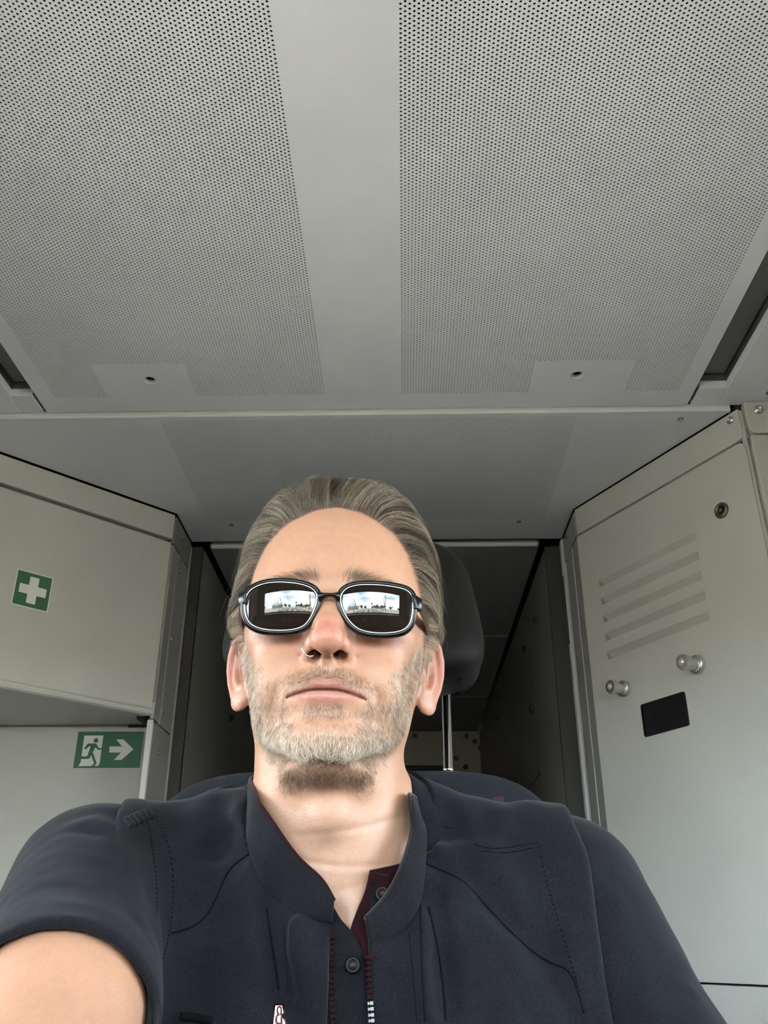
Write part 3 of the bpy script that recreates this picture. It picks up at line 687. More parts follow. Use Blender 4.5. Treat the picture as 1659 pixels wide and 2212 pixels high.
# ------------------------------------------------------------------ the station yard ahead, mirrored in the lenses
GZ = -1.35
M_GROUND = mat('ballast', (0.195, 0.175, 0.145), 0.95, noise=0.3, nscale=0.6, detail=8)
bm = bmesh.new(); box(bm, (-400, -700, GZ - 0.5), (400, 200, GZ)); tag(obj('ground', bm, M_GROUND), 'brown ballast of the railway yard', kind='structure')
M_RAIL = mat('rail_steel', (0.30, 0.26, 0.22), 0.35, metal=0.8); M_TIE = mat('sleeper', (0.10, 0.085, 0.07), 0.9)
names = {-9: 'second track to the left ahead', -4.5: 'track to the left ahead', 0: 'straight track right ahead', 4.5: 'track to the right ahead', 9: 'second track to the right ahead'}
for tx in (-9, -4.5, 0, 4.5, 9):
    t = tag(empty('railway_track', (tx, -60, GZ)), 'rails on dark sleepers, ' + names[tx] + ' of the windscreen', 'track', 'yard tracks')
    for s in (-0.72, 0.72):
        bm = bmesh.new(); tube(bm, [(tx + s, -3, GZ + 0.16), (tx + s, -300, GZ + 0.16)], 0.06, 4); obj('rail', bm, M_RAIL, t)
    bm = bmesh.new()
    for k in range(120): box(bm, (tx - 1.25, -4 - k * 0.7, GZ), (tx + 1.25, -3.75 - k * 0.7, GZ + 0.1))
    tag(obj('sleepers', bm, M_TIE, t), kind='stuff')
rnd = random.Random(4)
ORD = 'first second third fourth fifth sixth seventh eighth ninth tenth eleventh twelfth thirteenth'.split()
M_LEAF = [mat('foliage_a', (0.05, 0.085, 0.03), 0.9, noise=0.4, nscale=1.2), mat('foliage_b', (0.085, 0.10, 0.035), 0.9, noise=0.4, nscale=1.2), mat('foliage_c', (0.035, 0.06, 0.03), 0.9, noise=0.4, nscale=1.2)]
M_BARK = mat('bark', (0.07, 0.05, 0.035), 0.9)
spots = [(-60, -150, 9), (-46, -170, 11), (-34, -160, 8), (-24, -175, 10), (22, -165, 9), (31, -180, 12), (40, -150, 9), (52, -160, 10), (64, -140, 8), (-75, -120, 7), (75, -110, 7), (14, -190, 8), (-12, -200, 9)]
for i, (x, y, h) in enumerate(spots):
    t = tag(empty('tree', (x, y, GZ)), 'distant leafy tree mirrored in the sunglasses, %s of the trees from the left' % ORD[sorted(q[0] for q in spots).index(x)], 'tree', 'trees mirrored in the sunglasses')
    bm = bmesh.new()
    for k in range(9):
        c = Vector((x + rnd.gauss(0, h * 0.22), y + rnd.gauss(0, h * 0.2), GZ + h * (0.45 + 0.45 * rnd.random())))
        ret = bmesh.ops.create_icosphere(bm, subdivisions=2, radius=h * rnd.uniform(0.16, 0.28), matrix=Matrix.Translation(c))
        for v in ret['verts']: v.co += Vector((rnd.gauss(0, .25), rnd.gauss(0, .25), rnd.gauss(0, .25)))
    obj('crown', bm, M_LEAF[i % 3], t)
    bm = bmesh.new(); tube(bm, [(x, y, GZ), (x, y, GZ + h * 0.6)], [0.3, 0.15], 6); obj('trunk', bm, M_BARK, t)
M_MAST = mat('galvanised', (0.22, 0.22, 0.21), 0.6)
masts = ((-12.5, -40, 8), (12.5, -46, 8), (-13, -80, 8.5), (13, -90, 8.5), (6.8, -70, 8.5), (-6.8, -110, 8.5), (16, -130, 9))
for i, (x, y, h) in enumerate(masts):
    t = tag(empty('catenary_mast', (x, y, GZ)), 'grey catenary mast mirrored in the sunglasses, %s of the masts counting away from the cab' % ORD[sorted(-q[1] for q in masts).index(-y)], 'mast', 'catenary masts mirrored in the sunglasses')
    bm = bmesh.new(); tube(bm, [(x, y, GZ), (x, y, GZ + h)], [0.16, 0.1], 6); obj('pole', bm, M_MAST, t)
    bm = bmesh.new(); s = -1 if x > 0 else 1; tube(bm, [(x, y, GZ + h * 0.88), (x + s * 3.4, y, GZ + h * 0.92)], 0.06, 5); tube(bm, [(x, y, GZ + h * 0.72), (x + s * 3.4, y, GZ + h * 0.92)], 0.05, 5); obj('cantilever', bm, M_MAST, t)
t = tag(empty('lattice_tower', (26, -75, GZ)), 'tall steel lattice tower standing right of the yard tracks', 'tower'); bm = bmesh.new()
for a_, b_ in ((-1, -1), (1, -1), (1, 1), (-1, 1)): tube(bm, [(26 + a_ * 1.4, -75 + b_ * 1.4, GZ), (26 + a_ * 0.4, -75 + b_ * 0.4, GZ + 21)], 0.13, 4)
obj('corner_legs', bm, M_MAST, t); bm = bmesh.new()
for k in range(10):
    w0_, w1_ = 1.4 - k * 0.1, 1.3 - k * 0.1
    for b_ in (-1, 1):
        tube(bm, [(26 - w0_, -75 + b_ * w0_, GZ + 2.1 * k), (26 + w1_, -75 + b_ * w1_, GZ + 2.1 * (k + 1))], 0.07, 4); tube(bm, [(26 + w0_, -75 + b_ * w0_, GZ + 2.1 * k), (26 - w1_, -75 + b_ * w1_, GZ + 2.1 * (k + 1))], 0.07, 4)
obj('bracing', bm, M_MAST, t)
t = tag(empty('railway_signal', (2.3, -34, GZ)), 'black railway signal head on a thin mast right of the track ahead', 'signal'); bm = bmesh.new(); tube(bm, [(2.3, -34, GZ), (2.3, -34, GZ + 4.6)], 0.07, 6); obj('mast', bm, M_MAST, t)
bm = bmesh.new(); box(bm, (2.0, -34.15, GZ + 4.2), (2.6, -33.9, GZ + 5.6)); obj('signal_head', bm, M_BLACK, t)
for i, (x0, x1, y, h, c, lab) in enumerate(((-52, -26, -120, 5.5, (0.55, 0.53, 0.5), 'long pale yard building left of the tracks'), (-26, -14, -320, 10, (0.30, 0.2, 0.15), 'brown brick building far down the tracks'), (30, 58, -200, 7, (0.45, 0.43, 0.40), 'grey building behind the right tracks'))):
    t = tag(empty('building', ((x0 + x1) / 2, y, GZ)), lab, 'building')
    bm = bmesh.new(); box(bm, (x0, y - 10, GZ), (x1, y, GZ + h)); obj('wall', bm, mat('building_%d' % i, c, 0.9), t)
    bm = bmesh.new(); prism(bm, [(x0 - 0.4, y + 0.4, GZ + h), (x0 - 0.4, y - 10.4, GZ + h), (x0 - 0.4, y - 5, GZ + h + 2)], (x1 - x0 + 0.8, 0, 0)); obj('roof', bm, mat('roof_%d' % i, (0.14, 0.09, 0.08), 0.9), t)
    for k in range(int((x1 - x0) // 3.2)):
        bm = bmesh.new(); xx = x0 + 1 + k * 3.2; box(bm, (xx, y, GZ + h * 0.45), (xx + 1.4, y + 0.05, GZ + h * 0.75)); obj('window', bm, M_BLACK, t)

# ------------------------------------------------------------------ the seat
M_LEATHER = mat('black_leather', (0.006, 0.0052, 0.0045), 0.62, bump=0.22, bscale=800, spec=0.12, noise=0.1)
M_CHROME = mat('chrome', (0.92, 0.92, 0.93), 0.12, metal=1.0)
def seat_fabric():
    m = bpy.data.materials.new('moquette'); m.use_nodes = True; nt = m.node_tree; N = nt.nodes; L = nt.links
    b = N['Principled BSDF']; b.inputs['Roughness'].default_value = 0.95
    tc = N.new('ShaderNodeTexCoord')
    br = N.new('ShaderNodeTexBrick'); br.inputs['Scale'].default_value = 9.0; br.inputs['Mortar Size'].default_value = 0.0
    br.offset = 0.5; br.inputs['Brick Width'].default_value = 0.6; br.inputs['Row Height'].default_value = 0.35
    mp = N.new('ShaderNodeMapping'); mp.inputs['Rotation'].default_value = (R(90), 0, 0)
    L.new(tc.outputs['Object'], mp.inputs[0]); 
    vo = N.new('ShaderNodeTexVoronoi'); vo.inputs['Scale'].default_value = 34; vo.distance = 'CHEBYCHEV'; vo.inputs['Randomness'].default_value = 0.6
    L.new(tc.outputs['Object'], vo.inputs['Vector'])
    lt = N.new('ShaderNodeMath'); lt.operation = 'LESS_THAN'; lt.inputs[1].default_value = 0.2; L.new(vo.outputs['Distance'], lt.inputs[0])
    sp = N.new('ShaderNodeSeparateColor'); L.new(vo.outputs['Color'], sp.inputs[0])
    ra = N.new('ShaderNodeValToRGB'); ra.color_ramp.interpolation = 'CONSTANT'; e = ra.color_ramp.elements
    e[0].color = (0.0026, 0.0038, 0.010, 1); e[1].position = 0.22; e[1].color = (0.0360, 0.0090, 0.0210, 1)
    x = ra.color_ramp.elements.new(0.7); x.color = (0.0108, 0.0300, 0.0168, 1); x = ra.color_ramp.elements.new(0.86); x.color = (0.0360, 0.0390, 0.0480, 1)
    L.new(sp.outputs[0], ra.inputs[0])
    mx = N.new('ShaderNodeMixRGB'); mx.inputs[1].default_value = (0.0026, 0.0038, 0.010, 1); L.new(lt.outputs[0], mx.inputs[0]); L.new(ra.outputs[0], mx.inputs[2])
    L.new(mx.outputs[0], b.inputs['Base Color'])
    nz = N.new('ShaderNodeTexNoise'); nz.inputs['Scale'].default_value = 900; L.new(tc.outputs['Object'], nz.inputs['Vector'])
    bp = N.new('ShaderNodeBump'); bp.inputs['Strength'].default_value = 0.6; bp.inputs['Distance'].default_value = 0.002; L.new(nz.outputs['Fac'], bp.inputs['Height']); L.new(bp.outputs[0], b.inputs['Normal'])
    return m
M_MOQ = seat_fabric()
HD = 0.925                                         # depth of the headrest front
hx0, hx1 = at_depth(478, 1400, 0.96).x, at_depth(1052, 1400, 0.96).x
hc = (hx0 + hx1) / 2
ht = at_depth(930, 1130, 0.985); hb = at_depth(980, 1501, 0.96)
seat = tag(empty('driver_chair', (hc, 0.95, 0)), 'driver seat with dark blue patterned backrest and black leather headrest behind the man', 'chair')
HY = hb.y - 0.055
def superbox(bm, c, hs_, p, nu=40, nv=24, warp=None):
    vs = []
    for i in range(nv + 1):
        ph = -math.pi / 2 + math.pi * i / nv; row = []
        for j in range(nu):
            th = 2 * math.pi * j / nu
            sg = lambda x, e: math.copysign(abs(x) ** e, x)
            q = Vector((sg(math.cos(ph), p) * sg(math.cos(th), p) * hs_[0], sg(math.cos(ph), p) * sg(math.sin(th), p) * hs_[1], sg(math.sin(ph), p) * hs_[2]))
            if warp: q = warp(q)
            row.append(bm.verts.new(Vector(c) + q))
            if i in (0, nv): break
        vs.append(row)
    for a_, b_ in zip(vs, vs[1:]):
        for j in range(nu):
            k = (j + 1) % nu
            if len(a_) == 1: bm.faces.new((a_[0], b_[k], b_[j]))
            elif len(b_) == 1: bm.faces.new((a_[j], a_[k], b_[0]))
            else: bm.faces.new((a_[j], a_[k], b_[k], b_[j]))
zmid = (ht.z + hb.z) / 2; hz = (ht.z - hb.z) / 2
def hwarp(q):
    t = q.z / hz                                    # narrower and leaning forward at the top, cushion bulge in front
    w = 1 - 0.16 * max(0, t * 0.5 + 0.5) ** 1.5
    y = q.y * (1 - 0.15 * t) + 0.02 * t - (0.012 * (1 - (q.x / 0.16) ** 2) if q.y < 0 else 0)
    return Vector((q.x * w, y, q.z))
bm = bmesh.new(); superbox(bm, (hc, HY + 0.055, zmid), ((hx1 - hx0) / 2, 0.062, hz), 0.42, 56, 36, hwarp)
hr = obj('headrest', bm, M_LEATHER, seat, smooth=True); hr['label'] = 'black leather headrest'
for off in (-0.012, 0.034):                        # piped seams round the sides
    pts = []
    for t in np.linspace(-0.93, 0.93, 60):
        e_ = 1 - abs(t) ** (2 / 0.42)
        w = ((hx1 - hx0) / 2 - 0.0015) * max(e_, 0) ** (0.42 / 2)
        q = hwarp(Vector((w, off, t * hz))); pts.append(Vector((hc, HY + 0.055, zmid)) + q)
    for mir in (1, -1):
        bm = bmesh.new(); tube(bm, [Vector((hc + (p.x - hc) * mir, p.y, p.z)) for p in pts], 0.0016, 6); obj('seam', bm, M_LEATHER, hr, smooth=True)
px_ = at_depth(966, 1600, 0.985)
sb = at_depth(967, 1690, 0.985)
for sg in (1, -1):
    bm = bmesh.new(); X_ = hc + (px_.x - hc) * sg
    lathe(bm, [(0.0052, 0), (0.0052, 0.128), (0.0058, 0.129), (0.0058, 0.131), (0.0052, 0.132), (0.0052, zmid - sb.z + 0.15)], 20, (X_, px_.y, sb.z - 0.12), (0, 0, 1))
    bar = obj('headrest_post', bm, M_CHROME, seat, smooth=True)
def bwarp(q):
    t = q.z / 0.34
    return Vector((q.x * (1 - 0.10 * max(0, t)), q.y + 0.02 * t - 0.03 * abs(q.x / 0.24) ** 2.5 * (q.y < 0), q.z))
bm = bmesh.new(); superbox(bm, (hc, sb.y - 0.008, sb.z - 0.335), (0.255, 0.07, 0.345), 0.38, 56, 36, bwarp); obj('backrest', bm, M_MOQ, seat, smooth=True)
bm = bmesh.new(); superbox(bm, (hc, sb.y - 0.34, 0.45), (0.25, 0.27, 0.07), 0.4, 40, 20); obj('seat_cushion', bm, M_MOQ, seat, smooth=True)
bm = bmesh.new(); lathe(bm, [(0.22, 0), (0.22, 0.03), (0.08, 0.06), (0.07, 0.36), (0.15, 0.4)], 32, (hc, sb.y - 0.3, 0.0), (0, 0, 1)); obj('pedestal', bm, M_BLACK, seat, smooth=True)
# ------------------------------------------------------------------ the man: one continuous body grown from a distance field
N0 = at_depth(705, 1291, 0.660)                    # root of the nose
HROLL, HPIT, HYAW = R(1.2), R(3.2), R(1.7)
def smin(a, b, k):
    h = np.maximum(k - np.abs(a - b), 0) / k
    return np.minimum(a, b) - h * h * k * 0.25
def smax(a, b, k): return -smin(-a, -b, k)
def ell(p, c, r):
    q = p - np.asarray(c, np.float32); r = np.asarray(r, np.float32)
    k0 = np.sqrt(((q / r) ** 2).sum(-1)); k1 = np.sqrt(((q / (r * r)) ** 2).sum(-1))
    return k0 * (k0 - 1) / np.maximum(k1, 1e-6)
def cap(p, a, b, ra, rb=None):
    rb = ra if rb is None else rb
    a = np.asarray(a, np.float32); b = np.asarray(b, np.float32); ba = b - a
    h = np.clip(((p - a) @ ba) / max(float(ba @ ba), 1e-9), 0, 1)
    return np.linalg.norm(p - a - h[..., None] * ba, axis=-1) - (ra + (rb - ra) * h)
def chain(p, pts, rs, k=0.0):
    d = None
    for i in range(len(pts) - 1):
        c = cap(p, pts[i], pts[i + 1], rs[i], rs[i + 1])
        d = c if d is None else (smin(d, c, k) if k else np.minimum(d, c))
    return d
# sections of the face: height, front, depth of the widest point, back, half width, roundness
FT = np.array([
    (84, 40, 98, 150, 40, 2.1), (70, 19, 96, 165, 54, 2.2), (55, 8, 92, 170, 61.5, 2.3), (35, 1, 88, 172, 65.5, 2.35), (16, -1.5, 86, 172, 67, 2.35),
    (4, 1, 86, 172, 67, 2.25), (-10, 5, 88, 172, 67.5, 2.1), (-25, 6, 88, 170, 68, 2.05), (-40, 4.5, 88, 166, 67, 2.0), (-55, 2.5, 88, 160, 65, 2.0),
    (-70, 0, 86, 150, 62, 2.05), (-84, 0, 84, 140, 58.5, 2.1), (-95, 1.5, 80, 130, 54.5, 2.2), (-107, -0.5, 72, 120, 49, 2.3), (-118, 2, 66, 110, 42, 2.3), (-132, 10, 62, 100, 34, 2.2)], float)[::-1]
FZ = np.linspace(-132, 84, 240)
FTAB = np.array([np.interp(FZ, FT[:, 0], FT[:, i]) for i in range(1, 6)])
_k = np.hanning(15); _k /= _k.sum()
FTAB = np.array([np.convolve(np.pad(r, 7, mode='edge'), _k, 'valid') for r in FTAB]).astype(np.float32)
EAR = {}
def ear(p, sg):
    th = R(44)
    o = np.array([sg * 68.5, 90, -29], np.float32)
    A = np.array([sg * math.sin(th), math.cos(th), 0]); B = np.array([0, 0.16, 0.987]); C = np.array([sg * math.cos(th), -math.sin(th), 0.0])
    B = B - A * (B @ A) * 1.0; B /= np.linalg.norm(B)
    q = p - o; q = np.stack([q @ A.astype(np.float32), q @ B.astype(np.float32), q @ C.astype(np.float32)], -1)
    d = ell(q, (13, -1, -0.5), (14.5, 28, 3.2))
    d = smin(d, ell(q, (3, -2, -4), (8, 20, 8)), 6)
    d = smin(d, ell(q, (10.5, -25, 0.6), (9.5, 9.5, 4.2)), 5)
    d = smax(d, -ell(q, (9.5, -3, 5.0), (7.5, 12, 5.6)), 3)               # bowl
    d = smax(d, -ell(q, (20.5, 10, 3.4), (3.2, 15, 3.4)), 1.6)            # groove inside the rim
    d = smax(d, -ell(q, (12.5, 19, 3.6), (4.5, 6, 3.0)), 2)
    d = smin(d, chain(q, [(0, 6, 1.5), (2, 18, 1.5), (8, 27.5, 1.2), (16, 30, 1.4), (23.5, 25, 2), (27, 14, 2.2), (27.4, 2, 1.8), (24.5, -10, 1.4), (19, -20, 1)], [3.6, 3.8, 3.4, 3.4, 3.3, 3.0, 2.8, 2.7, 3.0]), 2.2)
    d = smin(d, chain(q, [(13, 20, 1.2), (17, 11, 1.8), (18.2, 1, 2.0), (16, -9, 2.2), (11.5, -15.5, 2.2), (6, -16.5, 2)], [2.0, 2.6, 2.8, 2.8, 3.0, 2.4]), 2.0)
    d = smin(d, ell(q, (0.5, -5, 3.6), (3.6, 5.5, 3.2)), 2.5)
    return d
def head_sdf(p):
    """p in millimetres from the nose root, x to picture right, y backwards, z up"""
    x, y, z = p[..., 0], p[..., 1], p[..., 2]; ax = np.abs(x); s = np.stack([ax, y, z], -1)
    yf, yc, yb, w, pw = (np.interp(z, FZ, r).astype(np.float32) for r in FTAB)
    dy = np.where(y < yc, (yc - y) / (yc - yf), (y - yc) / (yb - yc))
    rho = np.maximum(((ax / w) ** pw + dy ** pw) ** (1 / pw), 1e-4)
    d = np.sqrt(x * x + (y - yc) ** 2) * (1 - 1 / rho)
    d = smax(d, z - 82, 10)
    # jaw line: rises from chin to the angle under the ear
    jl = (-(z + 121) - (-(y - 8)) * -0.40)
    jl = (-(z + 121) + 0.0) + np.maximum(y - 8, 0) * 0.40
    d = smax(d, jl * 0.93, 14)
    q = np.stack([x, y - 98, z - 16], -1) / np.array([75.5, 98, 101], np.float32)
    n_ = np.maximum((np.abs(q) ** 2.25).sum(-1) ** (1 / 2.25), 1e-4)
    cr = np.linalg.norm(np.stack([x, y - 98, z - 16], -1), axis=-1) * (1 - 1 / n_)
    d = smin(d, cr, 16)
    d = smin(d, ell(s, (23, 2.5, 6), (23, 7.5, 7)), 10)                    # brow
    d = smin(d, ell(s, (46, 28, -26), (16, 18, 14)), 24)                   # cheek bone
    d = smin(d, ell(s, (0, 13, -107), (21, 15, 13)), 12)                   # chin
    d = smin(d, ell(s, (34, 22, -62), (20, 18, 24)), 18)                   # cheek
    d = smin(d, ell(s, (0, 13.5, -75), (31, 17, 20)), 12)                  # mouth mound
    d = smax(d, -ell(s, (33, -8, -12), (17, 12, 9)), 13)                    # eye socket
    d = smin(d, ell(s, (32, 17, -11), (14, 12.5, 12)), 6)                 # eye behind closed lid
    for zc_, a_, c_ in ((38, 0.30, 0.0016), (48, 0.42, 0.0012), (57, 0.35, 0.0018)):            # brow furrows
        d = d + a_ * np.exp(-((z - zc_ + c_ * x * x) / 1.5) ** 2) * np.exp(-(x / 34) ** 4) * (y < 40)
    # nose
    nb = chain(p, [(0, 6, 8), (0, 2.5, -4), (0, -6.5, -20), (0, -14.5, -34), (0, -17.5, -43)], [7, 6.2, 7.5, 8.8, 10.2], 3)
    nb = smin(nb, ell(s, (9, 0, -26), (8, 12, 18)), 9)
    nb = smin(nb, ell(p, (0, -19.0, -45), (11.0, 9.8, 9.0)), 5)
    nb = smin(nb, ell(s, (12.2, -5.5, -45), (5.0, 11, 8.4)), 4)
    nb = smin(nb, ell(s, (15, 3, -46), (4.6, 7, 7)), 5)
    nb = smin(nb, chain(p, [(0, -20, -47), (0, -10, -51.5), (0, 0, -54)], [5.5, 3.6, 5]), 4)
    d = smin(d, nb, 7.5)
    d = smax(d, -chain(s, [(16, -11, -40), (19.0, -2, -41), (19.6, 3, -47)], [1.1, 1.5, 1.2]), 4)   # wing crease
    d = smax(d, -chain(s, [(9.6, -8.5, -57), (10.0, -6.5, -49), (8.6, -1, -40)], [3.2, 3.4, 2.6]), 1.8)
    d = smax(d, -ell(s, (9.8, -6.0, -53), (3.2, 6.4, 4.6)), 1.8)
    # nasolabial fold, philtrum, lip crease under the lower lip
    d = smax(d, -chain(s, [(21, 0, -40), (27, -2.5, -54), (33, 1.5, -68), (37.5, 8.5, -82), (38, 12, -94)], [0.4, 0.75, 0.7, .4, .1]), 6.5)
    d = smax(d, -chain(p, [(0, -7.0, -56), (0, -8.0, -67)], [1.6, 2.0]), 4)
    d = smax(d, -ell(s, (0, -9, -93), (22, 6.0, 4.5)), 7)
    # lips
    ul = chain(s, [(0, -3.4, -73.0), (6, -3.8, -72.4), (15, -0.8, -75.0), (28, 9.0, -80.6)], [3.9, 4.1, 3.4, 1.4], 2)
    ll = chain(s, [(0, -2.0, -81.4), (10, -1.0, -81.6), (18, 2.4, -81.8), (26.5, 8.6, -82.2)], [4.6, 4.4, 3.4, 1.4], 2)
    d = smin(d, np.minimum(ul, ll), 2.6)
    zc = -77.0 - 0.0050 * ax * ax
    d = smax(d, -np.maximum(np.maximum(np.abs(z - zc) - 0.75, -(d + 2.4)), np.maximum(ax - 28.5, y - 24)), 1.1)
    return d
def L3(p): return np.array([(p.x - N0.x), (p.y - N0.y), (p.z - N0.z)]) * 1000
BX = 14.0                                          # trunk centre, a little to the picture right of the head
SHL = L3(at_depth(205, 1925, 0.690)); SHR = L3(at_depth(1222, 1950, 0.715))
ELL_ = np.array([-0.172, 0.425, -0.135]); ELL_ = L3(Vector(ELL_) + CAM); WRL = L3(CAM + Vector((-0.055, 0.125, -0.135)))
ELR = L3(CAM + Vector((0.225, 0.635, -0.235))); WRR = L3(CAM + Vector((0.10, 0.42, -0.30)))
PH = {}
def neck_sdf(p):
    x, y, z = p[..., 0], p[..., 1], p[..., 2]; s = np.stack([np.abs(x + 1), y, z], -1)
    d = ell(np.stack([x, y - 92 - (-(z + 60)) * 0.17, z * 0.0], -1), (-3, 0, 0), (58.5, 56, 58))
    d = smax(d, np.maximum(z + 20, -z - 300), 10)
    d = smin(d, cap(s, (45, 102, -62), (16, 74, -222), 14.5, 9.5), 10)
    d = smin(d, ell(p, (2, 52, -146), (13, 14, 15)), 16)
    d = smin(d, ell(p, (0, 46, -119), (30, 34, 12)), 18)                   # soft floor of the mouth
    d = smax(d, -ell(p, (3, 62, -226), (13, 12, 16)), 14)
    # skin folds across the throat
    f = 0
    for zc, a, yo in ((-160, 0.6, 0.14), (-181, 0.75, -0.09), (-199, 0.5, 0.16)):
        f = f + a * np.exp(-((z - zc - yo * (x - 4) - 0.0035 * (x - 4) ** 2) / 2.2) ** 2)
    return d + f * (y < 110)
def sstep_(a, b, x):
    t = np.clip((x - a) / (b - a), 0, 1); return (t * t * (3 - 2 * t)).astype(np.float32)
def trunk_sdf(p):
    x, y, z = p[..., 0], p[..., 1], p[..., 2]; ax = np.abs(x - BX); s = np.stack([ax, y, z], -1)
    d = ell(s, (0, 150, -395), (158, 98, 215))
    d = smin(d, ell(s, (72, 92, -325), (84, 46, 82)), 40)
    d = smin(d, ell(s, (0, 140, -560), (150, 112, 170)), 60)
    d = smin(d, cap(s, (16, 84, -226), (150, 122, -196), 14, 18), 34)
    zz = z + 19 * sstep_(10, 45, x - BX) * (1 - sstep_(70, 150, ax))       # the picture-right shoulder hangs lower at the neck
    d = smin(d, chain(np.stack([ax, y, zz], -1), [(30, 126, -108), (88, 136, -150), (168, 134, -186)], [20, 23, 26], 10), 30)
    d = smin(d, ell(s, (75, 150, -250), (90, 62, 70)), 40)
    d = smin(d, ell(s, (50, 118, -200), (34, 26, 44)), 20)
    return d
def arms_sdf(p):
    d = chain(p, [SHL, SHL * 0.55 + ELL_ * 0.45, ELL_], [56, 49, 40], 20)
    d = smin(d, chain(p, [ELL_, ELL_ * 0.65 + WRL * 0.35, WRL], [40, 41, 27], 16), 12)
    d2 = chain(p, [SHR, SHR * 0.55 + ELR * 0.45, ELR], [56, 48, 40], 20)
    d2 = smin(d2, chain(p, [ELR, ELR * 0.65 + WRR * 0.35, WRR], [40, 41, 27], 16), 12)
    return np.minimum(d, d2)
# the picture-left hand grips the lower end of the phone, the other rests on the lap
GR = L3(CAM + CR @ Vector((0.0, -0.112, 0.012)))
_cx = np.array(CR @ Vector((1, 0, 0))); _cy = np.array(CR @ Vector((0, 1, 0))); _cz = np.array(CR @ Vector((0, 0, 1)))
def G(a, b, c): return GR + _cx * a + _cy * b + _cz * c
FING = []
for k, (b, l) in enumerate(((26, 1.0), (8, 1.08), (-10, 1.0), (-28, 0.85))):     # fingers behind the phone, tips round its far edge
    FING.append(([G(-52, b * 0.7, 10), G(-38, b, 26), G(-4 * l, b, 30), G(26 * l, b, 24), G(41 * l, b, 6)], [11, 9.5, 8.6, 8.0, 6.8]))
FING.append(([G(-58, -26, -4), G(-50, 2, -16), G(-38, 26, -20), G(-24, 44, -16)], [13, 11, 9.6, 8.0]))
PALM = ([WRL, G(-60, -26, 14), G(-54, 4, 14)], [25, 25, 22])
HR0 = WRR + np.array([-25, -70, -20])
FR = []
for k, o in enumerate((-28, -9, 10, 28)):
    l = (0.86, 1.0, 1.06, 0.95)[k]
    FR.append(([HR0 + (o * 0.8, 10, 0), HR0 + (o, -22, 6), HR0 + (o * 1.05, -22 - 34 * l, -2), HR0 + (o * 1.05, -22 - 54 * l, -20)], [11, 9.4, 8.4, 7]))
FR.append(([HR0 + (-24, 26, 0), HR0 + (-46, 2, -6), HR0 + (-56, -26, -14)], [12, 10, 8]))
def hands_sdf(p):
    d = chain(p, *PALM, 14)
    for f in FING: d = smin(d, chain(p, *f, 3), 5)
    d2 = chain(p, [WRR, HR0], [25, 26])
    d2 = smin(d2, ell(p, HR0 + (0, -4, 0), (40, 34, 17)), 14)
    for f in FR: d2 = smin(d2, chain(p, *f, 3), 5)
    return np.minimum(d, d2)
HM = np.array(Matrix.Rotation(HYAW, 3, 'Z') @ Matrix.Rotation(-HPIT, 3, 'X') @ Matrix.Rotation(HROLL, 3, 'Y'), dtype=np.float32)
PIV = np.array([0, 98, -28], np.float32)
def to_head(p): return (p - PIV) @ HM + PIV        # inverse rotation, rows as vectors
def from_head(h): return (h - PIV) @ HM.T + PIV
def skin_sdf(p):
    d = np.full(p.shape[0], 1e3, np.float32); z = p[:, 2]; x = p[:, 0]
    m = (z > -150) & (np.abs(x) < 130)
    if m.any():
        h = to_head(p[m]); dh = head_sdf(h)
        e = np.abs(h[:, 0]) > 52
        if e.any():
            he = h[e]; dh[e] = smin(dh[e], np.where(he[:, 0] > 0, ear(he, 1), ear(he, -1)), 3.0)
        d[m] = dh
    m = (z > -310) & (z < 0) & (np.abs(x) < 150)
    if m.any(): d[m] = smin(d[m], neck_sdf(p[m]), 12)
    m = z < -60
    if m.any():
        t = trunk_sdf(p[m]); t = smin(t, arms_sdf(p[m]), 34)
        hz = p[m][:, 1] < -60
        if hz.any(): t[hz] = smin(t[hz], hands_sdf(p[m][hz]), 10)
        d[m] = smin(d[m], t, 26)
    return d
def axis(parts):
    """parts: (start, stop, step)... joined into one rising coordinate list"""
    out = [parts[0][0]]
    for a, b, h in parts:
        n = max(1, int(round((b - out[-1]) / h))); out += list(np.linspace(out[-1], b, n + 1)[1:])
    return np.array(out, np.float32)
